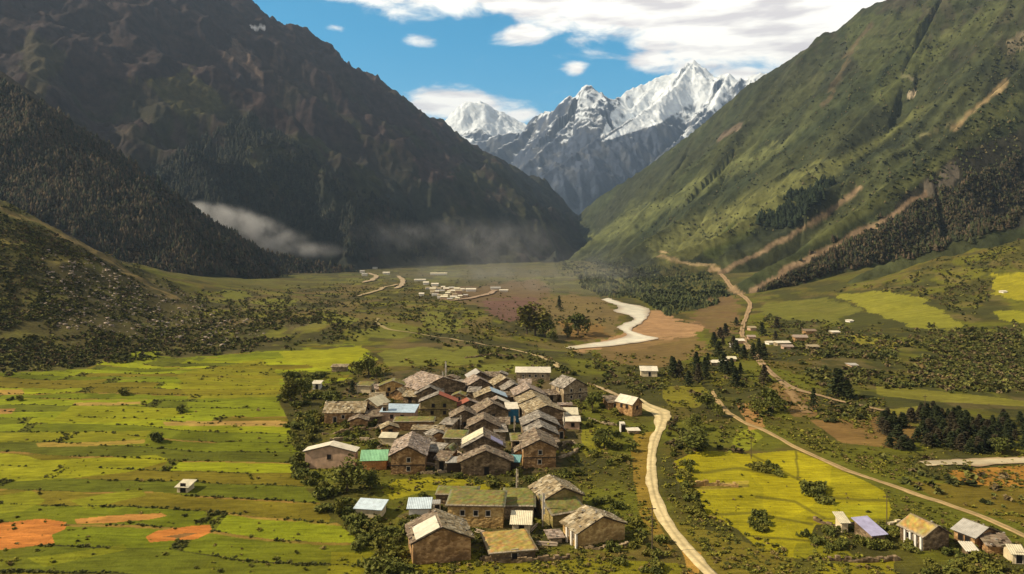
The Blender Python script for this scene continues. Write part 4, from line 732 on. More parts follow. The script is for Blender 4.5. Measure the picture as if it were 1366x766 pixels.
# rear of the village
H(SH, 'big house with wide pinkish slab roof at the rear of the village', 590, 516, 62, 4.6, 3.4, 15, 36, roof='pink', wall='stone_dark', win=1, door=False)
H(SH, 'yellow brown house with low mossy gable behind the light blue roof', 524, 515, 40, 4.4, 1.9, 5, 3, roof='moss', wall='stone_ochre', win=2, door=False, side_win=0)
H('shed', 'leaning pale slab roofed shed in the yard of the yellow brown house', 530, 525, 20, 2.2, 1.4, 4, -18, roof='tan', wall='stone_brown', kind='G', win=0, door=False, cat='shed')
H(SH, 'house with grey slab strip roof in front of the wide pinkish roof', 573, 525, 38, 3.6, 2.2, 6, 8, roof='grey', wall='stone_dark', win=0, door=False)
H(SH, 'house with corrugated grey metal roof at the rear centre of the village', 640, 504, 30, 3.6, 2.2, 8, 14, roof='metal', roof2='brown', wall='stone_dark', win=1, door=False)
H(SH, 'house with pink slab roof in front of the corrugated metal one', 640, 514, 34, 3.6, 2.4, 9, 16, roof='pink', wall='stone_dark', win=0, door=False)
H(SH, 'house with beige slab roof at the rear right of the metal roofed one', 675, 513, 34, 3.8, 2.3, 8, 14, roof='tan', wall='stone_dark', win=0, door=False)
H(SH, 'small house with plain grey roof in front of the beige slab roof', 686, 520, 30, 3.6, 2.0, 7, 12, roof='grey', wall='stone_dark', win=1, door=False)
H(SH, 'house with beige left and bluish white right roof slope in the village centre', 655, 530, 44, 4.0, 2.1, 7, 6, roof='tan', roof2='blue', wall='stone_dark', win=1, door=False)
H(SH, 'small house with white edged roof just behind the blue sheeted wall', 664, 539, 34, 3.4, 1.7, 4, 4, roof='pink', roof2='white', wall='stone_dark', win=0, door=False)
H('long_house', 'long low grey house with white roof behind the village', 711, 497, 48, 3.6, 1.2, 5, -2, roof='white', wall='stone_grey', kind='S', win=4, door=True)
H(SH, 'large grey stone house with light slab roof standing apart at the rear right', 768, 516, 36, 5.0, 2.6, 9, 26, roof='grey', wall='stone_grey', win=2, door=False)
H('hut', 'low hut with white edged mossy roof at the left rear of the village', 485, 515, 22, 2.8, .7, 4, -10, roof='moss', wall='cream', kind='S', win=0, door=False, cat='hut')
H('hut', 'beige roofed wall hut at the bright field behind the left trees', 452, 490, 22, 2.0, .5, 4, 0, roof='tan', wall='stone_grey', kind='S', win=0, door=False, cat='hut')
H('hut', 'small white hut among shrubs left of the village', 422, 512, 13, 2.2, .5, 3, 0, roof='white', wall='white', kind='S', win=0, door=True, cat='hut')
for i, (px, py, w, r_) in enumerate([(562, 590, 16, 'brown'), (577, 602, 18, 'grey'), (588, 614, 16, 'brown'), (598, 601, 12, 'moss'), (546, 529, 16, 'tan'), (556, 521, 16, 'brown'), (612, 528, 16, 'moss'), (632, 523, 14, 'grey'), (671, 566, 14, 'brown'), (694, 604, 16, 'brown'), (690, 588, 14, 'moss'), (668, 576, 14, 'grey'), (748, 574, 12, 'brown'), (504, 531, 16, 'tan'), (511, 519, 16, 'pink'), (549, 514, 14, 'grey'), (500, 556, 16, 'brown'), (596, 566, 14, 'grey'), (744, 551, 14, 'pink'), (640, 560, 12, 'grey'), (538, 516, 16, 'brown'), (600, 505, 16, 'brown'), (612, 513, 16, 'grey'), (655, 502, 16, 'brown'), (668, 500, 14, 'grey'), (700, 512, 14, 'pink'), (568, 545, 14, 'brown'), (478, 561, 20, 'brown'), (608, 546, 14, 'brown'), (676, 530, 14, 'brown'), (520, 571, 18, 'tan'), (738, 590, 14, 'brown'), (735, 527, 16, 'brown'), (584, 581, 18, 'grey'), (628, 572, 12, 'brown')]):
    H('shed', 'small low slab roofed shed crammed into a gap between the village houses', px, py, w*1.3, 2.4, .9, 3.6, (i*53) % 50-25, roof=r_, wall=['stone_brown', 'stone_dark', 'stone_grey'][i % 3], kind='S' if i % 3 else 'G', win=0, door=i % 2 == 0, cat='shed', group='small sheds between the village houses', side_win=0, seed=i)
# right of the village
hO = H(SH, 'brown house with a bright white metal roof beside the pale road', 850, 538, 18, 4.0, 1.8, 7, 38, roof='white', wall='stone_brown', win=1, door=False)
H('annex', 'brown slab roofed annex joined left of the bright white roofed house', 820, 537, 20, 2.4, .8, 6, 10, roof='brown', wall='stone_brown', kind='S', win=0, door=True, cat='annex')
H('kiosk', 'tiny white cabin on the grass below the bright white roofed house', 831, 566, 7, 2.3, .2, 1.5, 5, roof='white', wall='white', kind='F', win=0, door=True, oh=.08, cat='cabin')
H('platform', 'thin white slab roof over a low wall beside the tiny white cabin', 846, 575, 18, .9, .1, 2.5, 4, roof='white', wall='stone_grey', kind='F', win=0, door=False, cat='shelter')
H('hut', 'beige hut with white roof in the scrub behind the village right', 866, 495, 24, 2.4, 1.0, 5, -6, roof='white', wall='cream', kind='S', win=1, door=True, cat='hut')
H('hut', 'small cream stone hut alone in the green strip fields', 243, 650, 20, 1.2, .5, 2.8, -6, roof='cream', wall='cream', kind='S', win=0, door=True, cat='hut')
# bottom right hamlet
hU = H(SH, 'dark stone house with yellow straw roof and white posts at the right hamlet', 1249, 713, 46, 2.7, 1.6, 5.5, 14, roof='straw', roof2='brown', wall='stone_dark', win=0, door=False)
hV = H(SH, 'brown house with smooth grey roof at the right edge of the hamlet', 1316, 713, 48, 2.3, 1.3, 4, 22, roof='metal', roof2='brown', wall='stone_brown', win=0, door=False)
H('shed', 'lilac blue metal roof shed standing among bushes in the right hamlet', 1172, 713, 26, 1.6, 1.2, 4.6, 14, roof='lilac', wall='stone_dark', kind='S', win=0, door=False, cat='shed')
H('hut', 'little cream hut at the foot of the bright right hand field', 1127, 697, 15, 1.9, .7, 2.6, 0, roof='cream', wall='cream', kind='S', win=0, door=False, cat='hut')
H('hut', 'low red brown hut below the smooth grey roof', 1333, 728, 34, 1.6, .7, 3.2, -10, roof='brown', wall='stone_brown', kind='S', win=0, door=False, cat='hut')
H('hut', 'cream domed hut at the right rim of the hamlet', 1358, 738, 20, 1.8, .8, 3, -8, roof='cream', wall='cream', kind='E', win=0, door=True, cat='hut')
H('shelter', 'low pinkish white shelter roof below the straw roofed house', 1297, 735, 18, 1.2, .4, 2.2, -8, roof='white', wall='stone_dark', kind='S', win=0, door=False, cat='shelter')
# attached details: sheets on roofs and porch posts are parts of their houses
def local_sheet(hs, nm, o, a, b, style, label):
    r = MB(); slope_roof(r, o, a, b, style, random.Random(3)); q = r.build(nm, M['sheet'], hs); q['label'] = label
def dims(hs):
    wl = [c for c in hs.children if c.name.startswith('wall')][0]; v = [x.co for x in wl.data.vertices]; return max(a.x for a in v), max(a.y for a in v), sorted({round(a.z, 3) for a in v})
w2, L_, zz = dims(hE); hw_, hp_ = zz[1], zz[2]; g = (hp_-hw_)/w2
local_sheet(hE, 'tarpaulin', (-w2*.92, -.55, hw_+.08*w2*g+.42), (0, L_*.72, 0), (w2*.82, 0, w2*.82*g), 'white', 'pale tarp spread over the left roof slope')
w2, L_, zz = dims(hZ3); hw_, hp_ = zz[1], zz[2]; g = (hp_-hw_)/w2
local_sheet(hZ3, 'roof_sheet', (w2*.98, -.5, hw_+.02*w2*g+.42), (0, 3.6, 0), (-w2*.6, 0, w2*.6*g), 'lilac', 'light blue sheet laid on the right roof slope')
local_sheet(hZ3, 'roof_board', (-w2-.4, 1.6, hw_-.4*g+.42), (0, L_*.75, 0), (w2+.35, 0, (w2+.35)*g), 'cream', 'pale boards laid on the left roof slope')
for hs, n in ((hM, 3), (hU, 4)):
    w2, L_, zz = dims(hs)
    for i in range(n):
        b = MB(); y = .1+i*L_/n*.9; b.box(-w2-.42, -w2-.1, y, y+.4, -1, zz[1]-.12); b.build('post', M['white'], hs)
# far villages: tiny pale blocks
def far_block(name, label, px, py, wpx, hpx, group, wallc, roofc, Lm=7, yaw=0):
    g = at(px, py, (0,)); d = g[1]; w = wpx*d/F; h = hpx*d/F*.75; root = link(bpy.data.objects.new(name, None)); root.location = g; root.rotation_euler = (0, 0, R(yaw)); tag(root, label, 'house', group)
    b = MB(); b.box(-w/2, w/2, 0, Lm, -2, h); b.build('wall', M[wallc], root); rs = h*.45; r = MB()
    r.add([(-w/2-.5, -.5, h-.1), (w/2+.5, -.5, h-.1), (w/2+.5, Lm+.5, h-.1), (-w/2-.5, Lm+.5, h-.1), (-w/2-.5, Lm/2, h+rs), (w/2+.5, Lm/2, h+rs)], [(0, 1, 5, 4), (2, 3, 4, 5), (0, 4, 3), (1, 2, 5), (3, 2, 1, 0)], ROOF[roofc][0]); r.build('roof', M['sheet' if roofc in SHEETS else 'slab'], root)
    return root
grp = 'white houses of the far riverside village'; lab = 'white house packed in the far village in the middle of the valley floor'
for i, (px, py, w, h) in enumerate([(577, 388, 8, 4), (585, 388, 7, 4), (595, 388, 7, 4), (602, 387, 7, 4), (609, 388, 7, 4), (612, 392, 8, 5), (605, 391, 7, 4), (580, 395, 8, 3), (592, 400, 9, 5), (587, 397, 6, 4), (605, 398, 9, 3), (621, 396, 5, 3), (597, 393, 6, 3), (571, 386, 6, 3), (583, 391, 5, 3), (590, 390, 5, 3), (599, 391, 5, 3), (607, 395, 5, 3), (614, 397, 5, 3), (586, 399, 5, 3), (594, 396, 5, 3), (576, 392, 5, 3), (617, 388, 5, 3), (600, 401, 6, 3), (610, 400, 5, 3), (579, 385, 5, 3), (591, 385, 5, 3)]):
    far_block('village_house', lab, px, py, w, h, grp, ['cream', 'white', 'pinkwall'][i % 3], ['cream', 'tan', 'white', 'metal'][i % 4], yaw=(i*37) % 21-10)
for px, py, w, h, l, rc in [(585, 367, 22, 3, 'long cream hall standing alone beyond the far riverside village', 'cream'), (560, 375, 15, 2.5, 'long white shed left above the far riverside village', 'white'), (568, 380, 7, 4, 'white block in front of the long white shed of the far village', 'white'), (580, 382, 9, 4, 'white low house right of the white block by the long shed', 'white'),
                            (562, 395, 6, 4, 'lone white house left of the far riverside village', 'white'), (628, 389, 13, 4, 'long white house at the right end of the far riverside village', 'white'), (661, 386, 13, 3, 'grey roofed farmhouse right of the far village above the purple field', 'metal'), (672, 389, 11, 2.5, 'low white wall house right of the grey roofed farmhouse', 'white'), (515, 366, 9, 3, 'white house between the hooked and the curved far path', 'white')]:
    far_block('farmhouse', l, px, py, w, h, None, 'white', rc)
grp = 'pale houses at the mountain foot'; lab = 'tiny pale house in the row at the foot of the misty left mountain'
for i in range(13): far_block('village_house', lab, 479+i*3.4+(i % 3), 352+(i*7 % 5)*.8-(i > 5), 4.5, 3, grp, 'white', ['white', 'green', 'metal', 'cream'][i % 4], 10)
for px, py, w, h, l in [(483, 364, 6, 3, 'small white house on the inside of the hooked far path'), (486, 368, 7, 3, 'grey white house below the end of the hooked far path'), (500, 359, 6, 2.5, 'tan house between the mountain foot row and the hooked path')]:
    far_block('farmhouse', l, px, py, w, h, None, 'white', 'metal')
# scattered houses on the right bank
for px, py, w, h, rc, wc, l in [(987, 459, 12, 6, 'white', 'pinkwall', 'white gabled house right beside the tan road between conifers'), (960, 488, 18, 6, 'white', 'stone_grey', 'house with white curved roof below the conifers left of the tan road'), (974, 483, 15, 6, 'cream', 'pinkwall', 'house with dull white roof right of the white curved one'), (979, 463, 6, 4, 'white', 'white', 'tiny white hut left of the white gabled house'),
                                (1003, 453, 9, 5, 'pink', 'pinkwall', 'pinkish house on the far side of the tan road'), (1005, 441, 8, 5, 'tan', 'pinkwall', 'tan roofed house at the highest point of the road hamlet'), (1029, 460, 6, 4, 'white', 'white', 'little white hut at the left of the scree hamlet'), (1046, 461, 17, 5, 'white', 'stone_grey', 'long white roofed house in the scree hamlet'), (1052, 466, 12, 5, 'pink', 'pinkwall', 'pinkish stone house in front of the long white roof'),
                                (1069, 456, 16, 8, 'pink', 'stone_brown', 'brown two storey house at the middle of the scree hamlet'), (1087, 466, 11, 5, 'tan', 'stone_grey', 'beige roofed house right of the brown two storey one'), (1082, 446, 14, 6, 'brown', 'stone_brown', 'red brown house above the beige roofed house'), (1116, 446, 9, 4, 'white', 'stone_grey', 'isolated white roofed house right of the scree hamlet'), (1136, 430, 5, 3, 'white', 'white', 'tiny white hut in the dark scrub above the right terraces'),
                                (1140, 490, 8, 4, 'metal', 'pinkwall', 'small grey roofed hut on the lower right terraces'), (1252, 370, 5, 3, 'white', 'white', 'white speck of a hut on the yellow hillside field'), (872, 338, 7, 3, 'white', 'white', 'white hut at the edge of the terrace below the slope')]:
    if px == 1252: px, py = 1341, 391
    far_block('village_house', l, px, py, w, h, None, wc, rc, 6, (px*7) % 17-8)
# poles
def pole(px, py, h, label, r=.09, flag=None, arm=False):
    g = at(px, py, (0,)); root = link(bpy.data.objects.new('flag_pole' if flag else 'utility_pole', None)); root.location = g; tag(root, label, 'flag pole' if flag else 'utility pole')
    b = MB(); b.tube((0, 0, -.5), (0, 0, h), r*1.2, r*.8, 8); b.build('shaft', M['palewood'] if flag else M['bark'], root)
    if flag:
        c = MB(); n = 10
        for i in range(n): z0, z1 = h*.35+h*.63*i/n, h*.35+h*.63*(i+1)/n; o = .08*math.sin(i*1.7); o1 = .08*math.sin((i+1)*1.7); c.hexa([(r, o, z0), (r+.3, o*2, z0), (r+.3, o*2+.02, z0), (r, o+.02, z0), (r, o1, z1), (r+.3, o1*2, z1), (r+.3, o1*2+.02, z1), (r, o1+.02, z1)])
        c.build('banner', M[flag], root)
    if arm: b = MB(); b.box(-.7, .7, -.06, .06, h-.7, h-.55); b.build('crossarm', M['bark'], root); return
pole(594, 512, 9, 'tall white prayer flag pole behind the wide pinkish roof', .12, 'white'); pole(590, 514, 5.5, 'shorter white prayer flag pole beside the tall one', .12, 'white')
pole(724, 702, 6.5, 'white prayer flag pole in front of the speckled tan roof', .13, 'white'); pole(686, 578, 5, 'slim pole with a pale banner below the blue sheeted wall', .1, 'palewood'); pole(689, 662, 6, 'pale topped prayer pole in the garden behind the mossy annex', .1, 'cream')
pole(614, 574, 4.5, 'plain pale banner pole in the yard of the narrow posted house', .09, 'palewood'); pole(870, 738, 8.5, 'dark utility pole beside the bend of the pale road', .1, None, True); pole(1002, 612, 6, 'dark utility pole at the top of the bright meadow', .09, None, True)
pole(1183, 700, 6, 'dark utility pole behind the lilac blue roof', .08, None, True); pole(1234, 555, 7, 'thin dark utility pole in front of the dark conifer wood', .1, None, True); pole(752, 578, 6, 'pale wooden pole at the right row of houses', .12, 'palewood')
def timber_stack(px, py, label, group, k):
    g = at(px, py, (0,)); rn = random.Random(k); b = MB()
    for i in range(14):
        y = rn.uniform(-.6, .6); z = .12+.16*(i//5); c = .7+.5*rn.random(); b.tube((-1.6+rn.uniform(-.4, .2), y, z), (1.6+rn.uniform(-.2, .5), y+rn.uniform(-.2, .2), z+rn.uniform(-.05, .1)), .09, .07, 6, (.42*c, .33*c, .24*c))
    o = b.build('timber_stack', M['piece']); o.location = g; o.rotation_euler = (0, 0, k*1.3); tag(o, label, 'timber', group)
for k, (px, py) in enumerate([(580, 596), (592, 612), (574, 620), (597, 588), (612, 606), (700, 612), (505, 570), (556, 598), (566, 530), (735, 548), (655, 690), (676, 722), (730, 728), (710, 705), (640, 712)]):
    timber_stack(px, py, 'loose stack of pale timber lying in a yard of the village', 'timber stacks in the village yards', k)
# dry stone walls
def stone_wall(pts, h, label, t=.6, mat='stone_grey'):
    P = resample(np.array([at(*p, (0,))[:2] for p in pts]), 0.8); o0 = Vector((P[0][0], P[0][1], float(gz(*P[0])))); b = MB(); rn = random.Random(len(label))
    for a, c in zip(P[:-1], P[1:]):
        d = c-a; n = np.array([-d[1], d[0]])/(np.linalg.norm(d)+1e-9)*t/2; za, zc = float(gz(*a))-o0.z, float(gz(*c))-o0.z; q = lambda p, s, z: (p[0]+n[0]*s-o0.x, p[1]+n[1]*s-o0.y, z); hh = h*(.35+.75*rn.random()); t_ = .8+.5*rn.random(); n = n*t_
        b.hexa([q(a, -1, za-.6), q(c, -1, zc-.6), q(c, 1, zc-.6), q(a, 1, za-.6), q(a, -1, za+hh), q(c, -1, zc+hh), q(c, 1, zc+hh), q(a, 1, za+hh)])
    o = b.build('stone_wall', M[mat], None); o.location = o0; tag(o, label, 'wall')
stone_wall([(775, 730), (800, 733), (838, 728)], .8, 'low stone wall in front of the white posted house'); stone_wall([(640, 748), (690, 750), (760, 745)], .8, 'dark stone wall along the field below the straw topped barn', mat='stone_dark')
stone_wall([(745, 596), (762, 592), (770, 602), (745, 612)], .9, 'bent stone wall of the yard right of the tall brown house'); stone_wall([(1185, 700), (1205, 697), (1212, 700)], .9, 'short pale wall between lilac roof and straw roof', mat='cream')
stone_wall([(1086, 694), (1110, 702), (1150, 703)], .8, 'rubble wall along the foot of the bright field', mat='stone_dark'); stone_wall([(505, 598), (520, 622), (570, 632), (596, 630)], .8, 'stone wall under the broad pink roofed house'); stone_wall([(430, 580), (470, 575), (505, 574)], 1.0, 'rubble terrace wall left of the broad pink roof', mat='stone_dark')
stone_wall([(440, 590), (480, 588), (512, 592)], 1.0, 'lower rubble terrace wall above the white metal roof', mat='stone_grey'); stone_wall([(620, 478), (655, 474), (690, 477)], .9, 'field wall between green plots behind the village', mat='stone_dark'); stone_wall([(786, 560), (806, 566), (826, 568)], .8, 'stone wall running to the tiny white cabin')
stone_wall([(921, 649), (960, 648), (985, 650)], 1.2, 'earth coloured terrace wall in the bright meadow', mat='stone_ochre'); stone_wall([(1105, 747), (1150, 750), (1200, 747)], .8, 'dark wall between the lower right fields', mat='stone_dark')

# ------------------------------------------------------------------ vegetation
def leaf_quads(P, size, up=.35, asp=.7):
    n = len(P); N_ = rng.normal(size=(n, 3)); N_[:, 2] = np.abs(N_[:, 2])+up; N_ /= np.linalg.norm(N_, axis=1, keepdims=True); A = np.cross(N_, rng.normal(size=(n, 3))); A /= np.linalg.norm(A, axis=1, keepdims=True)+1e-9; B = np.cross(N_, A)
    s = (size*(.6+.8*rng.random(n)))[:, None]; V = np.stack([P-A*s-B*s*asp, P+A*s-B*s*asp, P+A*s+B*s*asp, P-A*s+B*s*asp], 1).reshape(-1, 3); return V, np.arange(4*n).reshape(n, 4)
def crown_points(n, rx, rz, zc, lobes=8):
    c = rng.normal(size=(lobes, 3)); c /= np.linalg.norm(c, axis=1, keepdims=True); c *= (rng.random((lobes, 1))**.5)*.75; r = .28+.27*rng.random(lobes); k = rng.integers(0, lobes, n)
    d = rng.normal(size=(n, 3)); d /= np.linalg.norm(d, axis=1, keepdims=True); p = c[k]+d*(r[k]*(.55+.5*rng.random(n)))[:, None]; return p*np.array([rx, rx, rz])+np.array([0, 0, zc])
def proto_shrub(i):
    P = crown_points(260, 1.15, .75, .55, 7); P[:, 2] = np.abs(P[:, 2]); V, Fq = leaf_quads(P, .14); me = np_mesh('shrub', V, Fq); me.materials.append(M['leaf_dark' if i % 3 else 'leaf_olive']); return me
shrub_me = [proto_shrub(i) for i in range(9)]
def trunk_mesh(h, r, limbs=5, lean=.0):
    b = MB(); b.tube((0, 0, -.4), (lean, 0, h*.5), r, r*.7, 7)
    for i in range(limbs):
        a = i*2.4; e = (lean+math.cos(a)*h*.28, math.sin(a)*h*.28, h*(.62+.25*random.random())); b.tube((lean*.7, 0, h*(.3+.04*i)), e, r*.5, r*.15, 5)
    b.tube((lean, 0, h*.5), (lean*1.2, 0, h*.85), r*.7, r*.2, 6); o = b.build('trunk', M['bark']); me = o.data; bpy.data.objects.remove(o); return me
def crown_mesh(kind):
    if kind == 'round': P = crown_points(900, .50, .46, .56, 12); V, Fq = leaf_quads(P, .034); mt = 'leaf_dark'
    elif kind == 'tall': P = crown_points(800, .26, .50, .54, 12); V, Fq = leaf_quads(P, .030); mt = 'leaf_olive'
    else:
        n = 900; t = rng.random(n)**.8; wh = np.floor(t*11)/11; a = rng.random(n)*2*np.pi; rr = (.24*(1-wh)+.02)*(.25+.75*rng.random(n)**.6)*(.8+.3*np.sin(a*3+wh*20)); P = np.c_[np.cos(a)*rr, np.sin(a)*rr, .10+.88*wh+.05*rng.random(n)-.22*rr]; V, Fq = leaf_quads(P, .026, .7); mt = 'needle' if kind == 'conifer' else 'needle_brown'
    me = np_mesh('crown', V, Fq); me.materials.append(M[mt]); return me
tree_me = {k: [(trunk_mesh(1, .035 if k == 'round' else .022, 5 if k in ('round', 'tall') else 0), crown_mesh(k)) for _ in range(4)] for k in ('round', 'tall', 'conifer', 'brown')}
def put_tree(kind, px, py, h, label, group=None, cat='tree', name=None, sx=1.0):
    g = at(px, py, (0, 3)) or at(px, py)
    r = link(bpy.data.objects.new(name or ('conifer_tree' if kind in ('conifer', 'brown') else 'leafy_tree'), None)); r.location = g; r.rotation_euler = (0, 0, random.random()*6.28); r.scale = (h*sx, h*sx, h); tag(r, label, cat, group)
    t, c = random.choice(tree_me[kind]); link(bpy.data.objects.new('trunk', t), r); link(bpy.data.objects.new('crown', c), r)
def sample_poly(poly, n):
    poly = np.array(poly, float); lo, hi = poly.min(0), poly.max(0); out = np.empty((0, 2))
    while len(out) < n:
        q = lo+rng.random((n*3, 2))*(hi-lo); out = np.r_[out, q[inpoly(q[:, 0], q[:, 1], poly)]]
    return out[:n]
def put_shrub(px, py, r, label, group, name='shrub'):
    g = at(px, py, (0,)); o = link(bpy.data.objects.new(name, random.choice(shrub_me))); o.location = (g[0], g[1], g[2]-.1); o.rotation_euler = (0, 0, random.random()*6.28); s = r*random.uniform(.75, 1.25); o.scale = (s*random.uniform(.85, 1.3), s, s*random.uniform(.8, 1.25)); tag(o, label, 'shrub', group)
def shrubs(poly, n, r, label, group):
    for px, py in sample_poly(poly, n): put_shrub(px, py, r, label, group)
shrubs([(378, 500), (440, 500), (455, 530), (425, 560), (415, 600), (400, 605), (388, 560), (372, 530)], 40, 1.9, 'dark shrub in the thicket between strip fields and the left edge of the village', 'shrubs of the left thicket')
shrubs([(392, 608), (425, 622), (450, 665), (480, 690), (540, 745), (560, 790), (500, 790), (470, 735), (430, 680), (395, 640)], 62, 1.5, 'dark bush in the hedge between lower strip fields and village gardens', 'bushes of the lower left hedge')
shrubs([(475, 692), (545, 690), (545, 735), (510, 735)], 16, 1.3, 'olive bush on the bank left of the tarp roofed house', 'bushes beside the tarp roofed house')
shrubs([(770, 525), (830, 545), (855, 570), (850, 605), (810, 625), (770, 610), (760, 580)], 26, 1.5, 'green bush in the gardens between the village and the pale road', 'bushes right of the village')
shrubs([(790, 640), (850, 680), (900, 745), (870, 775), (800, 745), (830, 715), (790, 670)], 26, 1.2, 'small bush on the bank between lowest house and pale road', 'bushes on the road bank')
shrubs([(893, 580), (920, 600), (925, 650), (940, 700), (925, 690), (905, 640)], 24, 1.2, 'dark bush along the right side of the pale road', 'bushes right of the pale road')
shrubs([(1000, 618), (1040, 620), (1050, 634), (1020, 636)], 6, 1.6, 'brown green bush on the oval mound in the bright meadow', 'bushes on the meadow mound')
shrubs([(1075, 640), (1095, 640), (1112, 672), (1065, 672)], 10, 1.3, 'dark bush in the upright clump on the bright meadow', 'bushes of the upright clump')
shrubs([(1000, 690), (1025, 690), (1030, 712), (1000, 712)], 7, 1.2, 'dark bush in the sloping patch at the meadow bottom', 'bushes of the sloping patch')
shrubs([(1065, 706), (1210, 700), (1225, 735), (1140, 742), (1070, 728)], 34, 1.1, 'dark bush around the lilac blue roofed shed', 'bushes around the lilac shed')
shrubs([(1215, 728), (1366, 745), (1366, 785), (1230, 780)], 24, 1.1, 'low green bush below the right hamlet', 'bushes below the right hamlet')
shrubs([(600, 634), (700, 630), (770, 620), (775, 640), (700, 655), (610, 648)], 20, 1.3, 'dark bush in the garden strip below the front row of houses', 'bushes below the front row')
shrubs([(480, 560), (510, 570), (505, 600), (440, 585), (430, 565)], 20, 1.3, 'scrubby bush on the rubble terraces left of the broad pink roof', 'bushes of the rubble terraces')
shrubs([(520, 560), (560, 500), (640, 492), (740, 520), (745, 600), (690, 625), (600, 622), (520, 600)], 34, 1.0, 'small green bush growing in a gap between the crowded village houses', 'bushes between the village houses')
shrubs([(368, 525), (382, 535), (402, 600), (404, 650), (390, 640), (388, 590)], 18, 1.2, 'bush standing right on the eastern rim of the strip fields', 'bushes on the field rim')
for px, py, r, l in [(207, 590, 2.0, 'round dark bush alone in the middle of the strip fields'), (168, 527, 2.0, 'dark bush on the boundary of the upper strip fields'), (14, 534, 1.4, 'dark bush at the left rim of the upper strip fields'), (26, 535, 1.2, 'smaller bush right beside the one at the left rim'), (240, 549, 1.8, 'low bush at the end of the long field bank'), (262, 643, .9, 'small bush right of the lone cream hut')]: put_shrub(px, py, r, l, None)
# single trees
for px, py, h, k, l, sx in [(463, 655, 7.5, 'round', 'big dark round tree left of the green roofed shed', 1.15), (494, 652, 4.5, 'round', 'small round tree in front of the green roofed shed', 1.2), (452, 690, 4, 'tall', 'half bare pale trunked tree below the big round one', 1), (388, 540, 10, 'tall', 'tall dark tree at the edge of the strip fields', 1.3), (402, 530, 8, 'round', 'broad tree right beside the tall dark one', 1), (385, 515, 7, 'round', 'rounded tree behind the tall dark one', 1),
                            (478, 503, 7, 'round', 'round dark tree behind the mossy roofed hut', 1.1), (492, 500, 9, 'round', 'largest dark tree at the rear left of the village', 1.1), (502, 505, 6, 'round', 'small dark tree right of the largest rear tree', 1), (470, 525, 5, 'conifer', 'single dark conifer behind the low brown and mossy roof', 1.3),
                            (771, 447, 19, 'round', 'large round dark tree on the near bank of the river', 1.05), (757, 450, 12, 'tall', 'slim tree left of the large round riverside tree', 1.3), (703, 446, 22, 'tall', 'tall hazy poplar at the left of the riverside group', 1.5), (714, 448, 25, 'tall', 'tallest poplar of the riverside group', 1.5), (727, 450, 16, 'round', 'dark rounded tree right of the tallest poplar', .9), (746, 412, 13, 'conifer', 'lone slim conifer on the flats behind the river trees', 1.2), (737, 455, 9, 'round', 'low dark tree at the foot of the riverside poplars', 1.2),
                            (1118, 530, 11, 'conifer', 'big dark conifer above the bend of the tan road', 1.9), (1131, 532, 7, 'conifer', 'smaller conifer right of the big one above the road', 1.8), (1085, 548, 8, 'conifer', 'narrow dark conifer beside the red earth bank', 1), (1031, 548, 8, 'round', 'dark round tree on the bank below the tan road', 1.2), (1010, 552, 6, 'round', 'bushy tree left of the dark round bank tree', 1.2), (790, 545, 6, 'round', 'dark tree left of the brown slab roofed annex', 1.3), (806, 598, 6, 'round', 'round tree above the yellow green garden', 1.2),
                            (1337, 606, 5, 'round', 'small pale round tree in front of the dark wood', 1.3), (944, 545, 6, 'round', 'dark tree left of the top of the brown road', 1.2), (958, 556, 4.5, 'round', 'smaller tree right below the one at the brown road top', 1.3), (928, 575, 5, 'round', 'bushy tree between pale road and brown road', 1.3), (927, 602, 6.5, 'round', 'wide bushy tree at the upper corner of the bright meadow', 1.6)]:
    put_tree(k, px, py, h, l, sx=sx)
g_ = 'conifers along the tan road on the right'
for i, (px, py) in enumerate([(897, 497), (907, 500), (915, 503), (925, 498), (936, 504), (948, 470), (942, 488), (953, 478), (957, 490), (964, 470), (970, 462), (976, 447), (980, 440), (985, 480), (1000, 478), (1003, 486), (973, 505), (962, 508), (950, 510), (985, 512), (1012, 468), (1020, 478), (1030, 450), (1038, 446), (920, 512), (935, 514), (900, 508), (1024, 442), (993, 500), (1012, 506), (945, 500), (968, 455)]):
    px += random.uniform(-9, 9); py += random.uniform(-10, 8)
    put_tree(random.choice(['conifer', 'conifer', 'conifer', 'brown']), px, py, random.uniform(4.5, 10), 'dark conifer in the loose grove left of and around the tan road hamlet', g_, sx=random.uniform(1.3, 1.9))
for px, py in sample_poly([(1175, 560), (1230, 548), (1300, 560), (1400, 560), (1400, 602), (1280, 606), (1180, 600)], 165):
    put_tree(random.choice(['conifer', 'conifer', 'brown']), px, py, random.uniform(2.8, 4.8), 'dark conifer in the dense wood above the pale stream bed', 'conifers of the dark wood', sx=random.uniform(1.8, 2.6))

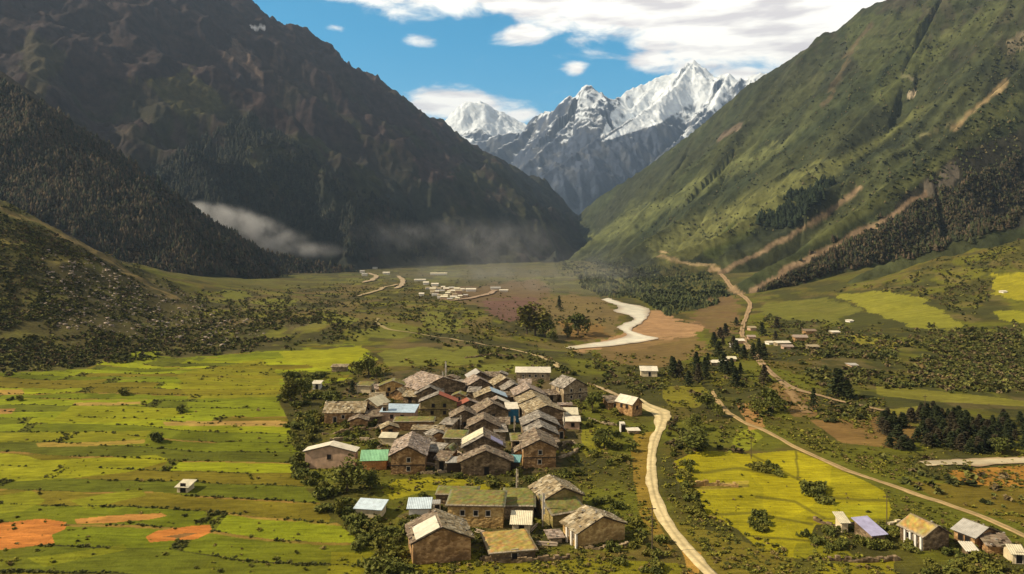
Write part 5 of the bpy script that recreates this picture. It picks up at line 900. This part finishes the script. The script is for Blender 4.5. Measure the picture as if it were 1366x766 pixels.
# -- plants nobody could count
def merge(name, V0s, Fs, P, S, mat, label, cat, cols, k):
    """many small plants as one mass: P places, S (n,3) scales, protos chosen at random"""
    Vo, Fo, Co, off = [], [], [], 0; pick = rng.integers(0, len(V0s), len(P)); ang = rng.random(len(P))*2*np.pi
    for j, (V0, F0) in enumerate(zip(V0s, Fs)):
        idx = np.nonzero(pick == j)[0]
        if not len(idx): continue
        c, s = np.cos(ang[idx])[:, None], np.sin(ang[idx])[:, None]; sc = S[idx]
        x = V0[None, :, 0]*sc[:, :1]; y = V0[None, :, 1]*sc[:, 1:2]; z = V0[None, :, 2]*sc[:, 2:]
        W = np.stack([x*c-y*s+P[idx, :1], x*s+y*c+P[idx, 1:2], z+P[idx, 2:]], -1).reshape(-1, 3); nv = len(V0)
        Fo.append((F0[None]+(off+np.arange(len(idx))*nv)[:, None, None]).reshape(-1, k)); Vo.append(W); Co.append(np.repeat(cols[idx], nv, 0)); off += len(W)
    me = np_mesh(name, np.concatenate(Vo), np.concatenate(Fo), np.concatenate(Co)); me.materials.append(mat); return tag(link(bpy.data.objects.new(name, me)), label, cat, kind='stuff')
def low_conifer():
    V, Fq = [], []
    for z0, z1, r in ((.08, .55, .24), (.32, .8, .18), (.58, 1.02, .11)):
        n = 6; b = len(V); V += [(math.cos(t)*r*random.uniform(.7, 1.25), math.sin(t)*r*random.uniform(.7, 1.25), z0+random.uniform(-.05, .05)) for t in [2*math.pi*i/n for i in range(n)]]+[(random.uniform(-.02, .02), 0, z1)]
        Fq += [(b+i, b+(i+1) % n, b+n) for i in range(n)]
    return np.array(V), np.array(Fq)
def low_shrub():
    P = crown_points(20, 1.0, .62, .45, 5); P[:, 2] = np.abs(P[:, 2]); V, Fq = leaf_quads(P, .36, .5); return V, Fq
LC = [low_conifer() for _ in range(6)]; LS = [low_shrub() for _ in range(8)]
SLIDES = [([(876, 337), (905, 347), (930, 353), (955, 356)], 4), ([(955, 372), (1000, 345), (1040, 322), (1080, 300), (1112, 280), (1150, 252)], 6), ([(998, 392), (1035, 372), (1080, 346), (1130, 318), (1170, 298), (1200, 280), (1240, 255)], 7), ([(1270, 172), (1310, 138), (1345, 108)], 6), ([(950, 356), (965, 370), (980, 385), (1000, 402), (996, 430)], 6), ([(-20, 272), (60, 300), (130, 338), (185, 372), (235, 398)], 5)]
def places(poly, n, only, keep=None):
    out = []
    Q = sample_poly(poly, n); Q = Q+np.c_[fbm(Q[:, 0]/22, Q[:, 1]/22, 3, 55)-.5, fbm(Q[:, 0]/22, Q[:, 1]/22, 3, 56)-.5]*(np.array([30, 22]) if max(q[1] for q in poly) < 430 else np.array([46, 20]))
    for ln, w in SLIDES: Q = Q[dist_line(Q[:, 0], Q[:, 1], ln) > w*(.5+.9*rng.random(len(Q)))]
    for px, py in Q:
        g = at(px, py, only)
        if g is not None: out.append(g)
    return np.array(out)
def tree_mass(poly, n, only, h, cols, label, name='forest', sx=1.0, tilt=None):
    P = places(poly, n, only); hh = h*(.4+.9*rng.random(len(P))); cl = fbm(P[:, 0]/60, P[:, 1]/60, 3, 67); kp = cl+.3*rng.random(len(P)) > .45; P = P[kp]; hh = hh[kp]*(.7+.6*cl[kp]); sx = sx*(1.15+.7*rng.random(len(P))); S = np.c_[hh*sx, hh*sx, hh]*1.0; c = np.array(cols)[rng.integers(0, len(cols), len(P))]*(.7+.6*rng.random((len(P), 1))); P[:, 2] -= .3; merge(name, [a for a, _ in LC], [b for _, b in LC], P, S, M['conifer_stuff'], label, 'forest', c, 3)
DK = [(.045, .044, .022), (.034, .040, .020), (.085, .062, .036), (.065, .052, .030)]
tree_mass([(-20, 96), (100, 165), (200, 233), (300, 300), (400, 341), (480, 356), (470, 374), (380, 376), (280, 370), (200, 372), (140, 340), (0, 285), (-20, 270)], 22000, (2,), 9.5, [tuple(.8*v for v in c) for c in DK], 'dense dark brown conifer forest on the left hill shoulder')
GR = [(.055, .066, .024), (.045, .056, .022), (.085, .09, .032)]
tree_mass([(1366, 200), (1366, 300), (1180, 350), (1005, 396), (1010, 380), (1100, 330), (1240, 260)], 9000, (3,), 6.0, DK+[(.05, .056, .022)], 'dark brownish forest covering the near flank of the right mountain')
tree_mass([(740, 345), (800, 342), (880, 352), (960, 372), (980, 398), (905, 418), (830, 402), (770, 385)], 4200, (3, 0), 4.2, GR, 'dark green forest at the foot of the right mountain above the river')
tree_mass([(780, 280), (1000, 120), (1190, 5), (1366, -20), (1366, 200), (1240, 250), (1100, 300), (900, 330), (800, 350)], 3000, (3,), 3.8, GR+[(.10, .105, .035), (.12, .10, .045)], 'scattered green scrub on the upper slope of the right mountain', name='scrub', sx=1.6)
tree_mass([(1010, 300), (1060, 262), (1110, 240), (1105, 262), (1040, 312)], 500, (3,), 13, [(.02, .028, .013)], 'dark tongue of forest between the green band and the slide')
tree_mass([(160, 250), (330, 150), (480, 250), (560, 300), (700, 320), (640, 345), (480, 345), (380, 330), (280, 280)], 6000, (1,), 13, [(.022, .026, .018), (.03, .03, .02)], 'dark forest at the lower slope of the left mountain')
def crown_mass(poly, n, only, r, cols, label):
    P = places(poly, n, only); P = P[fbm(P[:, 0]/70, P[:, 1]/70, 3, 68)+.3*rng.random(len(P)) > .6]; s = r*(.5+.9*rng.random(len(P))); c = np.array(cols)[rng.integers(0, len(cols), len(P))]*(.7+.6*rng.random((len(P), 1)))
    merge('woodland', [a for a, _ in LS], [b for _, b in LS], P, np.c_[s, s, s*1.15], M['shrub_stuff'], label, 'woodland', c, 4)
crown_mass([(-20, 110), (200, 245), (400, 345), (470, 362), (380, 374), (200, 370), (0, 282), (-20, 270)], 5500, (2,), 4.2, [(.06, .055, .028), (.085, .065, .036), (.045, .05, .022)], 'rounded brownish crowns mixed into the forest of the left hill shoulder')
crown_mass([(1366, 205), (1366, 298), (1180, 348), (1010, 394), (1100, 332), (1240, 265)], 3500, (3,), 3.2, [(.07, .06, .03), (.05, .055, .024), (.09, .075, .04)], 'rounded crowns mixed into the forest of the near right flank')
crown_mass([(750, 350), (880, 355), (970, 380), (975, 398), (905, 416), (830, 402), (770, 385)], 2500, (3, 0), 2.8, [(.05, .06, .024), (.07, .078, .03)], 'dark rounded crowns at the foot of the right mountain by the river')
crown_mass([(770, 300), (1000, 130), (1190, 10), (1366, -20), (1366, 200), (1240, 250), (1100, 300), (900, 330)], 1800, (3,), 2.6, [(.055, .062, .024), (.08, .085, .03), (.04, .048, .02)], 'low dark scrub speckling the upper right mountain slope')
def shrub_mass(polys, r, cols, label, name='shrubbery', only=(0,), gap=.58):
    P = np.concatenate([places(p, n, only) for p, n in polys]); c_ = fbm(P[:, 0]/26, P[:, 1]/34, 3, 66)+.22*rng.random(len(P)); P = P[c_ > gap]; s = r*(.5+1.0*rng.random(len(P))**2); S = np.c_[s*1.15, s, s*.95]; c = np.array(cols)[rng.integers(0, len(cols), len(P))]*(.7+.6*rng.random((len(P), 1))); merge(name, [a for a, _ in LS], [b for _, b in LS], P, S, M['shrub_stuff'], label, 'shrubs', c, 4)
OL = [(.085, .092, .024), (.115, .112, .03), (.15, .145, .036), (.065, .072, .022), (.14, .105, .05)]
shrub_mass([([(-10, 268), (60, 300), (140, 340), (250, 398), (360, 400), (440, 410), (430, 440), (350, 465), (230, 476), (120, 490), (-10, 498)], 13000), ([(-10, 264), (140, 334), (250, 393), (250, 412), (120, 362), (-10, 305)], 2600), ([(-10, 400), (120, 420), (240, 450), (200, 474), (100, 488), (-10, 496)], 2600)], .98, OL, 'low shrubs covering the left hillside above the strip fields', gap=.43)
shrub_mass([([(1100, 392), (1200, 370), (1366, 310), (1366, 360), (1320, 366), (1325, 400), (1290, 430), (1220, 390), (1150, 388)], 1500), ([(1010, 420), (1110, 432), (1210, 440), (1290, 440), (1366, 432), (1366, 530), (1180, 515), (1100, 520), (1060, 480)], 5200), ([(1232, 455), (1300, 440), (1366, 450), (1366, 520), (1290, 512), (1240, 480)], 1500)], 1.15, OL, 'bushes and scrub scattered over the right hand terraces', gap=.53)
shrub_mass([([(420, 380), (560, 380), (700, 455), (760, 500), (700, 490), (600, 460), (480, 440), (420, 425)], 2200), ([(235, 396), (330, 385), (480, 380), (520, 400), (530, 440), (470, 455), (420, 462), (350, 470), (260, 470)], 3000), ([(560, 400), (700, 395), (800, 400), (790, 440), (700, 440)], 500), ([(850, 500), (905, 512), (900, 522), (850, 522)], 60), ([(890, 480), (1010, 500), (1060, 545), (1000, 560), (930, 530)], 420), ([(770, 480), (850, 490), (840, 525), (790, 510)], 150), ([(1175, 600), (1230, 612), (1366, 650), (1366, 690), (1200, 650)], 60), ([(880, 560), (985, 580), (985, 605), (900, 600)], 120), ([(700, 400), (800, 400), (830, 430), (760, 455)], 220), ([(620, 480), (760, 500), (770, 520), (700, 500)], 90),
            ([(440, 500), (560, 490), (640, 480), (640, 500), (470, 530)], 160), ([(500, 560), (600, 560), (700, 570), (760, 600), (700, 625), (600, 630), (520, 590)], 150), ([(1090, 520), (1170, 530), (1170, 560), (1100, 560)], 150), ([(450, 352), (745, 350), (745, 392), (620, 384), (480, 392)], 1300)], 1.05, OL, 'patchy shrubs and hedges between the plots of the valley floor', gap=.53)
shrubs([(600, 690), (660, 690), (650, 730), (620, 735)], 9, .8, 'small bush in the yard between tarp roofed house and straw topped barn', 'bushes of the lower yard')
shrubs([(560, 655), (600, 650), (600, 690), (575, 700), (545, 690)], 10, 1.0, 'bush around the light blue roofed shed above the tarp roofed house', 'bushes around the light blue roofed shed')
# hedges and grass tufts along the banks of the strip fields
def bank_tufts():
    n = 60000; y = 120+(rng.random(n)**1.2)*230; u = -.72+rng.random(n)*.75; x = u*y; row, col, fr, fc = field_cells(x, y); PX = CX+F*u; z = gz(x, y); PY = HY-(z-ZC)*F/y
    k = (((fr < .10) | (fr > .93)) & (fbm(x/16, y/5, 3, 44) > .44) & (rng.random(n) < .8)) | ((fc < .04) & (rng.random(n) < .7)); k &= inpoly(PX, PY, [(-100, 505), (0, 500), (110, 495), (235, 480), (360, 480), (372, 540), (392, 590), (398, 640), (440, 700), (500, 745), (560, 800), (-100, 800)])
    for sp in ([(-30, 700), (60, 690), (94, 696), (76, 726), (-30, 738)], [(100, 690), (224, 682), (200, 694), (105, 700)], [(192, 718), (255, 700), (282, 700), (280, 714), (200, 726)]): k &= ~inpoly(PX, PY, sp)
    P = np.c_[x, y, z][k]; s = .16+.34*rng.random(len(P))**2; merge('hedge_growth', [a for a, _ in LS], [b for _, b in LS], P, np.c_[s*1.5, s, s], M['shrub_stuff'], 'weedy growth along the banks of the strip fields', 'weeds', np.array(OL)[rng.integers(0, 4, len(P))]*.9, 4)
bank_tufts()

def tuft_mass():
    polys = [([(380, 500), (560, 480), (800, 500), (900, 520), (1000, 545), (1366, 700), (1366, 790), (560, 790), (480, 700), (400, 600)], 16000), ([(560, 380), (760, 480), (900, 520), (1000, 560), (1060, 600), (1366, 700), (1366, 600), (1180, 600), (1180, 540), (1010, 420), (900, 480), (700, 460), (600, 440), (480, 430)], 9000), ([(-10, 500), (370, 480), (400, 600), (560, 790), (-10, 790)], 500)]
    P = np.concatenate([places(p, n, (0,)) for p, n in polys]); PX = CX+F*P[:, 0]/P[:, 1]; PY = HY-(P[:, 2]-ZC)*F/P[:, 1]; keep = np.ones(len(P), bool)
    for ln, w in [([(866, 543), (882, 560), (878, 575), (871, 595), (868, 625), (873, 660), (885, 690), (905, 720), (930, 748), (965, 780)], 14), ([(950, 522), (985, 560), (1060, 597), (1100, 615), (1200, 652), (1310, 690), (1380, 722)], 7)]: keep &= dist_line(PX, PY, ln) > w
    keep &= ~inpoly(PX, PY, [(900, 615), (930, 600), (1060, 600), (1180, 655), (1190, 680), (1180, 695), (1090, 700), (1075, 745), (985, 705), (935, 660)]) | (rng.random(len(P)) < .05)
    keep &= fbm(P[:, 0]/12, P[:, 1]/14, 3, 88)+.3*rng.random(len(P)) > .58; P = P[keep]; s = (.16+.5*rng.random(len(P))**2.2)*np.clip(P[:, 1]/220, .8, 2); TC = [(.12, .12, .02), (.17, .165, .024), (.09, .09, .02), (.20, .15, .05), (.22, .20, .03)]
    merge('weeds', [a for a, _ in LS], [b for _, b in LS], P, np.c_[s*1.3, s*1.3, s*.9], M['shrub_stuff'], 'tussocks and low weeds speckling the valley floor', 'weeds', np.array(TC)[rng.integers(0, 5, len(P))], 4)
tuft_mass()

def rubble():
    P = places([(60, 330), (140, 345), (260, 400), (360, 440), (300, 462), (200, 455), (60, 430)], 1500, (0,)); Vs = []
    for _ in range(5):
        b = np.array([(x, y, z) for x in (-1, 1) for y in (-1, 1) for z in (-.3, 1)], float)*(.6+.6*rng.random((8, 3))); Vs.append(b)
    Fq = np.array([(0, 1, 3, 2), (4, 6, 7, 5), (0, 4, 5, 1), (2, 3, 7, 6), (1, 5, 7, 3), (0, 2, 6, 4)]); s_ = .25+.6*rng.random(len(P))**3
    merge('rubble', Vs, [Fq]*5, P, np.c_[s_*1.3, s_, s_], M['piece'], 'pale boulders strewn over the left hillside', 'boulders', np.array([(.34, .27, .21), (.42, .34, .27), (.26, .21, .16)])[rng.integers(0, 3, len(P))], 4)
rubble()
